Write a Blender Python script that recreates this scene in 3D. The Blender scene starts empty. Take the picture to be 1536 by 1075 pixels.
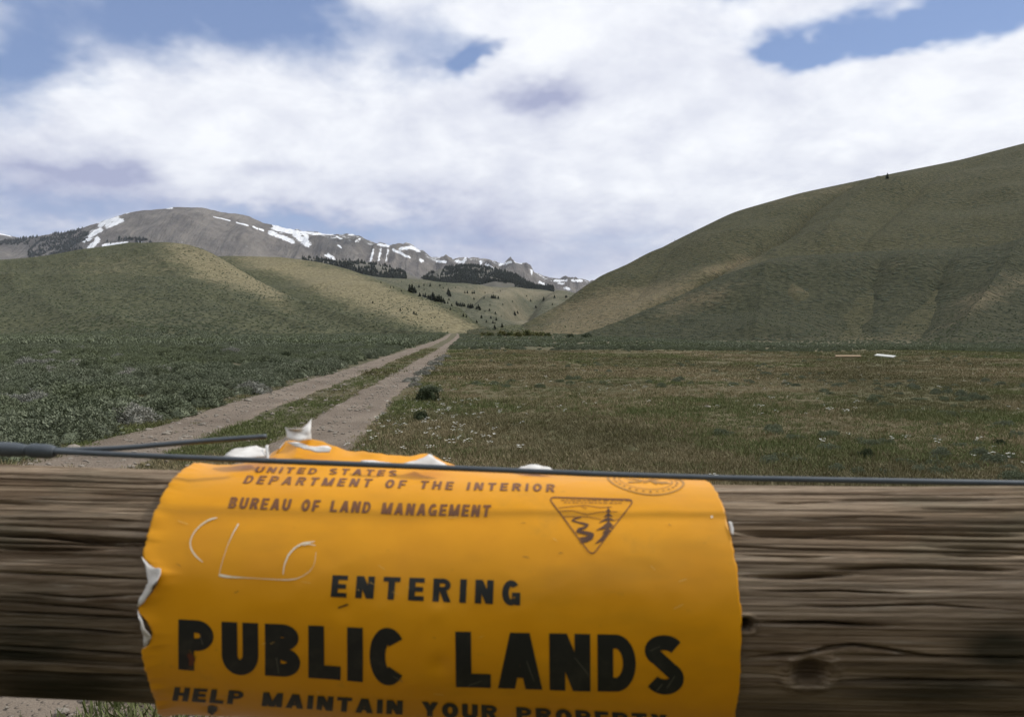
import bpy, bmesh, math, random
import numpy as np
from mathutils import Vector, Matrix

random.seed(7); RNG = np.random.default_rng(11)
SC = bpy.context.scene
COL = SC.collection
R_ = math.radians

# ------------------------------------------------------------------ camera
F = 1250.0; W0, H0 = 1536.0, 1075.0; HORIZ = 495.0; CZ = 1.30
PITCH = math.atan((H0/2 - HORIZ)/F)
SP, CP = math.sin(PITCH), math.cos(PITCH)
cd = bpy.data.cameras.new('camera'); cam = bpy.data.objects.new('camera', cd); COL.objects.link(cam)
cam.location = (0, 0, CZ); cam.rotation_euler = (math.pi/2 - PITCH, 0, 0)
cd.sensor_fit = 'HORIZONTAL'; cd.sensor_width = 36; cd.lens = F/W0*36
cd.clip_start = 0.02; cd.clip_end = 40000
cd.dof.use_dof = True; cd.dof.focus_distance = 40.0; cd.dof.aperture_fstop = 21.0
SC.camera = cam

# ------------------------------------------------------------------ light
SUN_EL, SUN_AZ = 46.0, 68.0          # azimuth from +Y (view direction) towards +X
sx = math.cos(R_(SUN_EL))*math.sin(R_(SUN_AZ)); sy = math.cos(R_(SUN_EL))*math.cos(R_(SUN_AZ)); sz = math.sin(R_(SUN_EL))
sl = bpy.data.lights.new('sun', 'SUN'); sl.energy = 2.2; sl.angle = R_(6); sl.color = (1, .95, .87)
so = bpy.data.objects.new('sun', sl); COL.objects.link(so)
so.rotation_euler = Vector((sx, sy, sz)).to_track_quat('Z', 'Y').to_euler()
so.location = (0, 0, 60)

def ray(px, py):
    x = (px - W0/2)/F; yu = -(py - H0/2)/F
    return np.array([x, CP + yu*SP, -SP + yu*CP])

def project(P):
    P = np.asarray(P, float); X = P[..., 0]; Y = P[..., 1]; Z = P[..., 2] - CZ
    d = Y*CP - Z*SP; u = Y*SP + Z*CP
    return W0/2 + F*X/d, H0/2 - F*u/d

class NT:
    """small helper to write node trees"""
    def __init__(s, tree): s.t = tree; s.n = tree.nodes; s.l = tree.links
    def new(s, typ, **kw):
        n = s.n.new(typ)
        for k, v in kw.items(): setattr(n, k, v)
        return n
    def put(s, sock, v):
        if isinstance(v, bpy.types.NodeSocket): s.l.new(v, sock)
        else:
            if isinstance(v, (tuple, list)) and len(v) == 3 and sock.type == 'RGBA': v = (*v, 1)
            sock.default_value = v
    def math(s, op, a, b=0.0, c=0.0, clamp=False):
        n = s.new('ShaderNodeMath', operation=op, use_clamp=clamp)
        s.put(n.inputs[0], a); s.put(n.inputs[1], b); s.put(n.inputs[2], c); return n.outputs[0]
    def vmath(s, op, a, b=(0, 0, 0)):
        n = s.new('ShaderNodeVectorMath', operation=op); s.put(n.inputs[0], a); s.put(n.inputs[1], b)
        return n.outputs['Value'] if op in ('LENGTH', 'DOT_PRODUCT', 'DISTANCE') else n.outputs[0]
    def mix(s, f, a, b, typ='RGBA', blend='MIX'):
        n = s.new('ShaderNodeMix', data_type=typ)
        if typ == 'RGBA': n.blend_type = blend
        i = {'RGBA': (0, 6, 7, 2), 'FLOAT': (0, 2, 3, 0)}[typ]
        s.put(n.inputs[i[0]], f); s.put(n.inputs[i[1]], a); s.put(n.inputs[i[2]], b); return n.outputs[i[3]]
    def ramp(s, f, lo, hi, a=0.0, b=1.0, smooth=True):
        n = s.new('ShaderNodeMapRange', interpolation_type='SMOOTHSTEP' if smooth else 'LINEAR')
        s.put(n.inputs[0], f); s.put(n.inputs[1], lo); s.put(n.inputs[2], hi); s.put(n.inputs[3], a); s.put(n.inputs[4], b)
        return n.outputs[0]
    def noise(s, vec, scale, detail=4, rough=.55, dist=0.0, out='Fac'):
        n = s.new('ShaderNodeTexNoise'); s.put(n.inputs['Vector'], vec)
        s.put(n.inputs['Scale'], scale); n.inputs['Detail'].default_value = detail
        n.inputs['Roughness'].default_value = rough; n.inputs['Distortion'].default_value = dist
        return n.outputs[out]
    def scalev(s, vec, sc):
        return s.vmath('MULTIPLY', vec, sc)
    def attr(s, name):
        n = s.new('ShaderNodeAttribute', attribute_name=name); return n.outputs['Fac']

# ------------------------------------------------------------------ sky: daylight with a broken cloud layer
SC.world = bpy.data.worlds.new('World'); SC.world.use_nodes = True
def build_world():
    T = NT(SC.world.node_tree); T.n.clear()
    sky = T.new('ShaderNodeTexSky', sky_type='NISHITA', sun_disc=False, sun_elevation=R_(SUN_EL), sun_rotation=R_(SUN_AZ))
    sky.altitude = 2000; sky.air_density = 1.0; sky.dust_density = 0.6; sky.ozone_density = 1.5
    d = T.new('ShaderNodeTexCoord').outputs['Generated']
    s = T.new('ShaderNodeSeparateXYZ'); T.put(s.inputs[0], d)
    zz = T.math('ADD', T.math('MAXIMUM', s.outputs[2], 0.0), 0.42)
    c = T.new('ShaderNodeCombineXYZ')
    T.put(c.inputs[0], T.math('DIVIDE', s.outputs[0], zz)); T.put(c.inputs[1], T.math('DIVIDE', s.outputs[1], zz))
    p = c.outputs[0]
    big = T.noise(p, 1.7, 6, .56, .35)
    fine = T.noise(T.vmath('ADD', p, (7.3, 2.1, 0)), 5.0, 7, .58, .2)
    # ragged warp for the named openings
    wv = T.noise(T.vmath('ADD', p, (3.1, 9.4, 1)), 4.0, 4, .6, 0, 'Color')
    wd = T.vmath('ADD', d, T.scalev(T.vmath('SUBTRACT', wv, (.5, .5, .5)), (.20, .0, .11)))
    def blob(px, py, rx, ry):
        r = ray(px, py); r = r/np.linalg.norm(r)
        q = T.vmath('DIVIDE', T.vmath('SUBTRACT', wd, tuple(r)), (rx/F, .35, ry/F))
        l = T.vmath('LENGTH', q)
        return T.math('EXPONENT', T.math('MULTIPLY', T.math('MULTIPLY', l, l), -1.0))
    def total(lst):
        o = None
        for (px, py, rx, ry, w) in lst:
            b = T.math('MULTIPLY', blob(px, py, rx, ry), w)
            o = b if o is None else T.math('ADD', o, b)
        return o
    gap = total([(310, 20, 190, 70, 1.0), (20, 95, 90, 70, .8), (630, 40, 60, 60, .5), (692, 80, 28, 26, .75),
                 (1350, 35, 150, 26, .95), (1210, 72, 45, 22, .55), (1500, -25, 120, 30, .8), (1110, -10, 40, 15, .4),
                 (450, 10, 70, 35, .4), (60, 312, 130, 42, .60), (470, 335, 200, 28, .70), (720, 375, 190, 26, .4), (930, 330, 120, 70, .2)])
    grey = total([(795, 155, 70, 24, .95), (80, 225, 90, 30, .6), (120, 255, 70, 18, .5), (420, 260, 60, 18, .4), (690, 75, 30, 18, .4),
                  (60, 310, 120, 40, .7), (480, 335, 230, 34, .75), (760, 380, 260, 50, .55), (1150, 130, 70, 50, .22), (820, 385, 420, 70, .28), (120, 300, 260, 60, .22), (620, 180, 60, 30, .2)])
    cov = T.math('ADD', T.math('ADD', T.math('MULTIPLY', big, 1.15), T.math('MULTIPLY', fine, .5)), .09)
    cov = T.math('SUBTRACT', cov, T.math('MULTIPLY', gap, .76))
    cov = T.ramp(cov, .24, .80)
    puff = T.ramp(T.math('ADD', T.math('MULTIPLY', fine, .7), T.math('MULTIPLY', big, .4)), .38, .72)
    fin2 = T.noise(T.vmath('ADD', p, (7.3+.050, 2.1+.035, 0)), 5.0, 7, .58, .2)
    rel = T.math('MULTIPLY', T.math('SUBTRACT', fin2, fine), .75)
    edge = T.ramp(T.noise(T.vmath('ADD', p, (1.7, 4.9, 2)), 2.4, 5, .55, .8), .44, .60)
    rel = T.math('ADD', rel, T.math('MULTIPLY', T.math('SUBTRACT', .5, edge), .10))
    shade = T.math('ADD', T.math('MULTIPLY', T.math('SUBTRACT', 1.0, puff), .17), T.math('MULTIPLY', grey, .85))
    shade = T.math('ADD', T.math('ADD', shade, rel), .06, clamp=True)
    cloud = T.mix(shade, (9.1, 9.3, 9.7), (3.7, 4.0, 5.7))
    blue = T.mix(.45, sky.outputs[0], (2.6, 3.5, 6.3))
    col = T.mix(cov, blue, cloud)
    bg = T.new('ShaderNodeBackground'); T.put(bg.inputs[0], col); bg.inputs[1].default_value = .10
    o = T.new('ShaderNodeOutputWorld'); T.l.new(bg.outputs[0], o.inputs[0])
build_world()
SC.view_settings.view_transform = 'Standard'; SC.view_settings.look = 'None'
SC.view_settings.exposure = 0.15; SC.view_settings.gamma = 1.0; SC.view_settings.use_curve_mapping = False
SC.render.engine = 'CYCLES'
SC.cycles.max_bounces = 5; SC.cycles.diffuse_bounces = 2; SC.cycles.glossy_bounces = 2; SC.cycles.transparent_max_bounces = 4
SC.cycles.use_denoising = True

# ------------------------------------------------------------------ numeric helpers
def _h(ix, iy, seed):
    n = (ix.astype(np.int64)*374761393 + iy.astype(np.int64)*668265263 + seed*974711) & 0x7fffffff
    n = ((n ^ (n >> 13))*1274126177) & 0x7fffffff
    return ((n ^ (n >> 16)) & 0xffff)/65535.0
def vnoise(x, y, seed=0):
    x = np.asarray(x, float); y = np.asarray(y, float)
    ix = np.floor(x); iy = np.floor(y); fx = x - ix; fy = y - iy
    fx = fx*fx*fx*(fx*(fx*6-15)+10); fy = fy*fy*fy*(fy*(fy*6-15)+10)
    a = _h(ix, iy, seed); b = _h(ix+1, iy, seed); c = _h(ix, iy+1, seed); d = _h(ix+1, iy+1, seed)
    return (a*(1-fx)+b*fx)*(1-fy) + (c*(1-fx)+d*fx)*fy
def fbm(x, y, o=4, seed=0, g=.5):
    s = 0; a = 1; t = 0
    for i in range(o):
        s = s + a*vnoise(x*2**i + 17.3*i, y*2**i - 9.1*i, seed+i); t += a; a *= g
    return s/t
def ridged(x, y, o=4, seed=0):
    s = 0; a = 1; t = 0
    for i in range(o):
        s = s + a*(1-abs(2*vnoise(x*2**i+5.7*i, y*2**i+3.3*i, seed+i)-1)); t += a; a *= .5
    return s/t
def sstep(a, b, x):
    t = np.clip((x-a)/(b-a), 0, 1); return t*t*(3-2*t)
def polydist(px, py, poly):
    d = np.full(np.shape(px), 1e9)
    for (x0, y0), (x1, y1) in zip(poly[:-1], poly[1:]):
        ux, uy = x1-x0, y1-y0; L = ux*ux+uy*uy
        t = np.clip(((px-x0)*ux+(py-y0)*uy)/L, 0, 1)
        d = np.minimum(d, np.hypot(px-x0-t*ux, py-y0-t*uy))
    return d

def mesh_np(name, V, Fc, smooth=True, mat=None, attrs=None):
    """mesh from an (n,3) vertex array and an (m,k) face array"""
    me = bpy.data.meshes.new(name); V = np.ascontiguousarray(V, np.float32); Fc = np.ascontiguousarray(Fc, np.int32)
    m, k = Fc.shape
    me.vertices.add(len(V)); me.vertices.foreach_set('co', V.ravel())
    me.loops.add(m*k); me.loops.foreach_set('vertex_index', Fc.ravel())
    me.polygons.add(m); me.polygons.foreach_set('loop_start', np.arange(0, m*k, k, dtype=np.int32))
    me.polygons.foreach_set('use_smooth', np.full(m, smooth))
    if attrs:
        for nme, arr in attrs.items():
            at = me.attributes.new(nme, 'FLOAT', 'POINT'); at.data.foreach_set('value', np.ascontiguousarray(arr, np.float32).ravel())
    me.update(calc_edges=True); me.validate()
    if mat: me.materials.append(mat)
    return me
def grid_faces(n, m):
    i = np.arange(n-1)[:, None]*m + np.arange(m-1)[None, :]
    return np.stack([i, i+m, i+m+1, i+1], -1).reshape(-1, 4)
def link(name, me, parent=None, **props):
    o = bpy.data.objects.new(name, me); COL.objects.link(o)
    if parent: o.parent = parent
    for k, v in props.items(): o[k] = v
    return o
def empty(name, loc=(0, 0, 0), **props):
    o = bpy.data.objects.new(name, None); COL.objects.link(o); o.location = loc; o.empty_display_size = .1
    for k, v in props.items(): o[k] = v
    return o

def mat_new(name):
    m = bpy.data.materials.new(name); m.use_nodes = True
    T = NT(m.node_tree); T.n.clear()
    b = T.new('ShaderNodeBsdfPrincipled'); o = T.new('ShaderNodeOutputMaterial'); T.l.new(b.outputs[0], o.inputs[0])
    b.inputs['Roughness'].default_value = .9
    b.inputs['Specular IOR Level'].default_value = .06
    return m, T, b
def bump(T, b, h, strength=.5, dist=.01):
    n = T.new('ShaderNodeBump'); n.inputs['Strength'].default_value = strength; n.inputs['Distance'].default_value = dist
    T.put(n.inputs['Height'], h); T.l.new(n.outputs[0], b.inputs['Normal'])

# ------------------------------------------------------------------ terrain functions
def ground_z(x, y):
    x = np.asarray(x, float); y = np.asarray(y, float)
    r = np.hypot(x, y)
    z = -1.15*sstep(25, 150, y)*sstep(8, 45, x)
    z = z + .30*sstep(80, 220, y)
    z = z + (fbm(x/9, y/9, 2, 5)-.5)*.16*sstep(4, 25, r)*(1-.75*np.exp(-((x-road_x(y))/2.2)**2))
    return z
def road_x(y):
    return -2.75 - .05*y - .00018*np.maximum(y-60, 0)**2*0.35

class Hill:
    """a hill side: crest seen at (px,py) standing at depth Y, foot at depth Y; lines of one azimuth between them"""
    def __init__(s, crest, foot, prof, zfoot=-1.6, smooth=10, noise=None, back=1.6):
        cx = np.array([c[0] for c in crest], float)
        xs = np.arange(cx[0], cx[-1]+.1, 2.0)
        py = np.interp(xs, cx, [c[1] for c in crest]); Y = np.interp(xs, cx, [c[2] for c in crest])
        fY = np.interp(xs, [f[0] for f in foot], [f[1] for f in foot])
        def sm(a, w):
            if w <= 0: return a
            k = np.exp(-.5*(np.arange(-3*w, 3*w+1)/w)**2); k /= k.sum()
            return np.convolve(np.pad(a, 3*w, mode='reflect', reflect_type='odd'), k, 'valid')
        py = sm(py, smooth); Y = sm(Y, max(smooth, 12)); fY = sm(fY, 12)
        yu = -(py-H0/2)/F; x = (xs-W0/2)/F
        s.a = x/(CP+yu*SP); s.Yc = Y; s.zc = CZ + Y*(-SP+yu*CP)/(CP+yu*SP); s.Yf = np.minimum(fY, Y-5)
        s.pv = np.linspace(0, 1, 201); pr = np.interp(s.pv, [p[0] for p in prof], [p[1] for p in prof]); s.pr = sm(pr, 7); s.pr[0] = 0
        s.zf = zfoot; s.noise = noise; s.back = back
        s.amin, s.amax = s.a[0], s.a[-1]
    def height(s, X, Y):
        a = X/np.maximum(Y, 1e-3)
        Yc = np.interp(a, s.a, s.Yc); zc = np.interp(a, s.a, s.zc); Yf = np.interp(a, s.a, s.Yf)
        v = (Y-Yf)/(Yc-Yf); H = zc - s.zf
        z = s.zf + H*np.interp(np.clip(v, 0, 1), s.pv, s.pr)
        z = np.where(v > 1, zc - np.abs(H)*s.back*(np.maximum(v-1, 0)**1.6) - .02*(Y-Yc), z)
        if s.noise is not None:
            win = sstep(0, .25, v)*(1-sstep(.82, 1.0, v)) + .0
            z = z + s.noise(X, Y, v, a, win)
        z = np.where((v < -.02) | (a < s.amin) | (a > s.amax), -50, z)
        return z
    def build(s, name, mat, na, nv, attrf=None, a0=None, a1=None, vback=1.35, dense=None, **props):
        a0 = s.amin if a0 is None else a0; a1 = s.amax if a1 is None else a1
        # dense inside the field of view
        u = np.concatenate([np.linspace(a0, -.66, 40, endpoint=False) if a0 < -.66 else np.array([]),
                            np.linspace(max(a0, -.66), min(a1, .66), na), np.linspace(.66, a1, 41)[1:] if a1 > .66 else np.array([])])
        v = np.concatenate([np.linspace(0, 1.02, nv), np.linspace(1.02, vback, 14)[1:]])
        A, Vv = np.meshgrid(u, v, indexing='ij')
        Yc = np.interp(A, s.a, s.Yc); Yf = np.interp(A, s.a, s.Yf)
        Y = Yf + Vv*(Yc-Yf); X = A*Y; Z = s.height(X, Y); Z[:, 0] = s.zf - .3
        P = np.stack([X, Y, Z], -1); n, m = A.shape
        px, py = project(P)
        at = attrf(px.ravel(), py.ravel(), X.ravel(), Y.ravel(), Vv.ravel()) if attrf else None
        me = mesh_np(name, P.reshape(-1, 3), grid_faces(n, m)[:, ::-1], True, mat, at)
        return link(name, me, kind='structure', **props)

# hill with the broad sage fan
def nA(X, Y, v, a, w):
    return (w*(fbm(X/55, Y/55, 3, 21)-.5)*5.0 + w*(ridged(X/46+Y/70, Y/190-X/300, 3, 22)-.6)*7.5)
hillA = Hill([(-3200, 452, 420), (-1200, 420, 420), (-500, 402, 430), (-150, 394, 440), (0, 390, 450), (60, 385, 455), (120, 375, 460), (190, 366, 462), (250, 363, 460),
              (292, 368, 452), (335, 390, 420), (385, 420, 370), (435, 444, 320), (500, 468, 265), (560, 484, 225), (620, 497, 190), (660, 503, 170), (700, 507, 160)],
             [(-3200, 60), (-400, 62), (0, 70), (300, 85), (500, 110), (620, 130), (700, 140)],
             [(0, 0), (.1, .02), (.3, .11), (.5, .27), (.62, .42), (.72, .59), (.85, .84), (.94, .965), (1, 1)], -1.5, 6, nA)
def nB(X, Y, v, a, w):
    px = W0/2 + F*a
    return w*(fbm(X/60, Y/60, 3, 31)-.5)*7 + w*(ridged(X/50-Y/140, Y/300+X/300, 3, 32)-.6)*10
hillB = Hill([(120, 402, 640), (250, 392, 640), (345, 384, 640), (420, 385.5, 620), (480, 393, 600), (520, 403, 570), (600, 431, 480), (680, 466, 370), (742, 496, 262), (790, 507, 215), (820, 511, 195)],
             [(120, 240), (420, 230), (600, 205), (742, 190), (820, 165)],
             [(0, 0), (.15, .05), (.35, .20), (.6, .50), (.8, .79), (.93, .955), (1, 1)], -1.7, 6, nB)
def nC(X, Y, v, a, w):
    px = W0/2 + F*a
    g = -26*np.exp(-((px-(790+60*(v-.6)))/22)**2)*sstep(.15, .5, v)*(1-sstep(.8, 1, v))
    g = g - 12*np.exp(-((px-(700+120*(v-.5)))/16)**2)*sstep(.15, .5, v)*(1-sstep(.75, 1, v))
    return g + w*(fbm(X/130, Y/130, 3, 41)-.5)*26
hillC = Hill([(380, 405, 1350), (480, 404, 1350), (540, 413, 1300), (600, 419.5, 1250), (660, 427, 1250), (720, 430, 1250), (780, 432.5, 1250), (815, 434, 1200), (850, 442, 1150), (900, 452, 1150), (1000, 470, 1150)],
             [(380, 420), (740, 330), (1000, 330)],
             [(0, 0), (.2, .14), (.5, .48), (.75, .78), (.92, .96), (1, 1)], -2, 5, nC)
def nD(X, Y, v, a, w):
    px = W0/2 + F*a
    z = w*(fbm(X/80, Y/80, 3, 51)-.5)*11 + w*(ridged(X/60-Y/90, Y/240+X/300, 3, 57)-.6)*4.0
    w2 = sstep(.03, .2, v)*(1-sstep(.9, 1.0, v))
    # gullies and spurs, placed by azimuth and height on the slope
    def line(pts):
        xs = [p[0] for p in pts]; vs = [p[1] for p in pts]
        return np.interp(v, vs, xs), sstep(vs[0]-.08, vs[0]+.05, v)*(1-sstep(vs[-1]-.05, vs[-1]+.08, v))
    for pts, wd, amp in (([(985, .30), (1080, .45), (1165, .57), (1215, .76), (1285, .95)], 17, -8.5), ([(1290, .45), (1330, .6), (1400, .8), (1480, .93)], 26, -4.0), ([(1240, .5), (1270, .7), (1330, .9)], 30, 3.0),
                         
                         
                         ([(1200, .15), (1170, .35), (1160, .5)], 60, 3.5),
                         ([(1700, .15), (1560, .4), (1500, .6)], 70, 5.0),
                         ([(930, .4), (990, .7), (1040, .9)], 26, -2.0)):
        c, m = line(pts); z = z + amp*m*w2*np.exp(-np.abs(px-c)/wd)
    return z
hillD = Hill([(700, 512, 200), (740, 505, 235), (762, 498, 262), (800, 478, 320), (870, 440, 390), (905, 418, 425), (1010, 362, 480), (1100, 318, 520), (1200, 289.5, 545), (1330, 262, 560),
              (1440, 240, 600), (1536, 215, 640), (1700, 178, 680), (2200, 110, 720), (3500, 60, 760), (5200, 150, 800)],
             [(700, 150), (762, 175), (830, 190), (1000, 180), (1536, 135), (2200, 110), (5200, 90)],
             [(0, 0), (.08, .015), (.2, .09), (.4, .30), (.6, .55), (.8, .80), (.92, .94), (1, 1)], -1.9, 6, nD)
def nD2(X, Y, v, a, w):
    px = W0/2 + F*a
    z = w*(fbm(X/45, Y/45, 3, 56)-.5)*6
    for c0, c1, wd, amp in ((1250, 1330, 30, -3.5), (1420, 1560, 40, 4.5), (1130, 1150, 24, 1.5), (1340, 1440, 22, -3.0)):
        z = z + amp*w*np.exp(-np.abs(px-(c0+(c1-c0)*v))/wd)
    return z
hillD2 = Hill([(790, 515, 172), (850, 507, 180), (900, 493, 205), (935, 479, 225), (975, 462, 240), (1020, 443, 255), (1100, 406, 278), (1170, 385, 292), (1300, 377, 295), (1450, 372, 295), (1600, 362, 295), (2000, 330, 300), (3000, 300, 300), (5000, 300, 300)],
              [(790, 160), (900, 168), (1000, 168), (1536, 130), (2200, 105), (5000, 85)],
              [(0, 0), (.1, .02), (.3, .15), (.5, .37), (.7, .66), (.86, .90), (1, 1)], -1.9, 8, nD2, back=.9)
def nF(X, Y, v, a, w):
    return w*(fbm(X/220, Y/220, 3, 61)-.5)*90 + w*(ridged(X/170, Y/700, 2, 62)-.6)*40
hillF1 = Hill([(380, 395, 3000), (440, 392, 3000), (490, 389.5, 3000), (540, 391, 2950), (575, 398, 2900), (600, 405, 2850), (632, 419, 2700), (670, 432, 2600), (700, 440, 2500)],
              [(380, 1700), (700, 1700)], [(0, 0), (.4, .42), (.8, .86), (1, 1)], -2, 4, nF)
hillF2 = Hill([(560, 440, 3300), (630, 420, 3300), (652, 405, 3350), (690, 399, 3400), (720, 402, 3350), (745, 404, 3300), (775, 412, 3200), (805, 431, 3000), (850, 446, 2900), (900, 455, 2900)],
              [(560, 1800), (900, 1800)], [(0, 0), (.4, .42), (.8, .86), (1, 1)], -2, 4, nF)
def nM(X, Y, v, a, w):
    px = W0/2 + F*a
    rough = .35 + .75*sstep(330, 430, px)
    z = w*(ridged(X/300+Y/3000, Y/1500, 4, 71)-.6)*230*rough
    z = z + w*(fbm(X/500, Y/500, 4, 72)-.5)*190
    z = z + sstep(.9, 1, v)*(fbm(X/40, Y/200, 3, 73)-.5)*22*rough
    return z
mountain = Hill([(-2500, 420, 6000), (-900, 390, 6000), (-300, 372, 6000), (-100, 365, 6000), (0, 362, 5900), (35, 357, 5800), (70, 352, 5700), (110, 346, 5600), (150, 333, 5500), (190, 319, 5500), (215, 315.5, 5500),
                 (250, 312.5, 5500), (258, 310.5, 5500), (305, 311.5, 5500), (330, 318, 5550), (365, 322, 5600), (400, 335, 5700), (450, 346, 5800), (500, 351, 5900), (525, 350, 5900), (545, 356, 5950),
                 (565, 366, 6000), (582, 368, 6000), (610, 364, 6050), (630, 373, 6100), (648, 386, 6150), (680, 388, 6200), (710, 385.5, 6200), (735, 390, 6200), (752, 396, 6200), (770, 391, 6250),
                 (785, 396, 6300), (800, 408, 6300), (825, 417, 6400), (850, 417, 6600), (875, 419, 6800), (900, 426, 6900), (960, 440, 6900), (1200, 455, 6900), (2500, 470, 6900)],
                [(-2500, 3600), (2500, 3600)], [(0, 0), (.3, .22), (.6, .5), (.85, .83), (1, 1)], -2, 1, nM, back=1.0)
farpeak = Hill([(-900, 345, 7800), (-200, 340, 7800), (-60, 342, 7800), (0, 349, 7800), (30, 356, 7800), (80, 372, 7800), (200, 390, 7800)],
               [(-900, 6200), (200, 6200)], [(0, 0), (1, 1)], -2, 2, None, back=1.0)
HILLS = [hillA, hillB, hillC, hillD, hillD2, hillF1, hillF2, mountain]
def terrain_z(X, Y, hills=HILLS):
    X = np.asarray(X, float); Y = np.asarray(Y, float)
    z = ground_z(X, Y)
    for h in hills: z = np.maximum(z, h.height(X, Y))
    return z
def pix_hit(px, py, hills=HILLS, y0=3.0, y1=9000, n=3000):
    r = ray(px, py); t = np.geomspace(y0, y1, n)/r[1]
    P = r[None, :]*t[:, None]; P[:, 2] += CZ
    b = P[:, 2] < terrain_z(P[:, 0], P[:, 1], hills)
    i = int(np.argmax(b)) if b.any() else n-1
    if i > 0:
        lo, hi = t[i-1], t[i]
        for _ in range(14):
            mid = (lo+hi)/2; q = r*mid
            if q[2]+CZ < terrain_z(q[0], q[1], hills): hi = mid
            else: lo = mid
        q = r*hi; return np.array([q[0], q[1], float(terrain_z(q[0], q[1], hills))])
    return P[i]

# ------------------------------------------------------------------ land materials
def obj_vec(T): return T.new('ShaderNodeTexCoord').outputs['Object']
SAGE, SAGE2 = (.102, .104, .060), (.042, .047, .026)
STRAW, STRAW2 = (.240, .212, .128), (.135, .118, .070)
def hill_material(name, tuft, sage=SAGE, sage2=SAGE2, straw=STRAW, straw2=STRAW2, amount=1.0):
    m, T, b = mat_new(name); v = obj_vec(T)
    dry = T.attr('dry')
    n1 = T.noise(v, .018, 5, .6); n2 = T.noise(v, .11, 5, .65); n3 = T.noise(T.scalev(v, (1, 1, 1.6)), 1.0/tuft, 5, .75)
    vo = T.new('ShaderNodeTexVoronoi'); T.put(vo.inputs['Vector'], v); vo.inputs['Scale'].default_value = .62/tuft
    f = T.math('ADD', dry, T.math('MULTIPLY', T.math('SUBTRACT', n1, .5), 1.1))
    f = T.math('ADD', f, T.math('MULTIPLY', T.math('SUBTRACT', n2, .5), 1.0), clamp=True)
    f = T.ramp(T.math('ADD', f, T.math('MULTIPLY', T.math('SUBTRACT', T.noise(T.scalev(v, (1, 1, 4)), .30, 5, .7), .5), .9)), .12, .88)
    spk = T.ramp(n3, .38, .60)
    s_ = T.mix(spk, sage2, sage); d_ = T.mix(spk, straw2, straw)
    col = T.mix(f, s_, d_)
    bush = T.math('MULTIPLY', T.ramp(vo.outputs['Distance'], .50, .22), T.ramp(n2, .38, .62))
    bush = T.math('MULTIPLY', bush, T.mix(f, .75, .35, 'FLOAT'))
    col = T.mix(T.math('MULTIPLY', bush, amount), col, (.045, .055, .036))
    T.put(b.inputs['Base Color'], col)
    h = T.math('ADD', T.math('MULTIPLY', n3, .6), bush)
    bump(T, b, h, .9, tuft*.55)
    return m
M_hill = hill_material('sage_hillside', 1.6)
M_hillD = hill_material('brushy_hillside', 1.6, (.082, .078, .042), (.032, .034, .017), (.165, .138, .082), (.090, .076, .045))
M_hillD2 = hill_material('shaded_brush_hillside', 1.6, (.062, .063, .036), (.022, .026, .014), (.160, .132, .080), (.088, .075, .045))  # brush cover, with the shade of the hollow put into its colour
M_hillC = hill_material('far_hillside', 3.0, (.110, .112, .075), (.080, .084, .056), (.215, .19, .130), (.165, .148, .10), .7)

def dry_from(blobs, base=0.0):
    def f(px, py, X, Y, v):
        o = np.full(px.shape, base, float)
        for (x, y, rx, ry, w, ang) in blobs:
            c, s_ = math.cos(R_(ang)), math.sin(R_(ang)); dx, dy = px-x, py-y
            u = (dx*c+dy*s_)/rx; t = (-dx*s_+dy*c)/ry
            o = o + w*np.exp(-(u*u+t*t))
        return {'dry': np.clip(o, 0, 1)}
    return f
hillA.build('hill', M_hill, 420, 190, dry_from([(300, 392, 70, 22, .85, 32), (390, 432, 70, 16, .8, 32), (190, 395, 90, 30, .30, 0), (40, 405, 90, 14, .2, -5)]), a0=-3.1)
hillB.build('hill', M_hill, 260, 160, dry_from([(480, 420, 90, 22, .75, 25), (580, 450, 90, 18, .9, 26), (670, 480, 70, 14, .9, 25), (400, 395, 60, 10, .55, 8)], .08))
hillC.build('hill', M_hillC, 240, 130, dry_from([(800, 440, 60, 8, .4, 8), (720, 440, 70, 8, .3, 5), (770, 470, 14, 40, .45, -50)], .22))
hillD.build('hill', M_hillD, 380, 220, dry_from([(1090, 400, 60, 9, .75, -12), (980, 440, 90, 14, .45, -18), (870, 480, 90, 34, .6, -28), (960, 470, 140, 34, .45, -10), (1250, 285, 110, 8, .4, -12), (1490, 440, 70, 18, .55, -25),
                                                (1210, 420, 90, 22, .35, -15), (1300, 510, 260, 8, .25, 0)], .05), a1=3.2)
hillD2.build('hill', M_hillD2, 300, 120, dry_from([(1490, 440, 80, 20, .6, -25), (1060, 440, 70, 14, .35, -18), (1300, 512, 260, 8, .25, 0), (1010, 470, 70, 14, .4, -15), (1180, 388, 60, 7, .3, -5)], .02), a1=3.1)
# unseen hill added behind the camera to block low sky light from the log
def sky_block_hill():
    az = np.radians(np.linspace(78, 300, 110)); v = np.linspace(0, 1.4, 60)
    A, Vv = np.meshgrid(az, v, indexing='ij')
    el = 23*sstep(R_(78), R_(120), A)*(1-.72*sstep(R_(230), R_(300), A))+3
    Rf = 70+20*np.sin(A*3); Rc = 330+50*np.sin(A*2+1); r = Rf+Vv*(Rc-Rf)
    H = Rc*np.tan(np.radians(el)); w = np.clip(Vv, 0, 1)
    Z = -1.8+H*(w*w*(3-2*w))-np.maximum(Vv-1, 0)*60+(fbm(r*np.sin(A)/60, r*np.cos(A)/60, 3, 55)-.5)*10*sstep(0, .3, Vv)
    P = np.stack([r*np.sin(A), r*np.cos(A), Z], -1).reshape(-1, 3)
    return link('hill', mesh_np('hill', P, grid_faces(110, 60)[:, ::-1], True, M_hill, {'dry': np.full(len(P), .2)}), kind='structure')
sky_block_hill()
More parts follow.
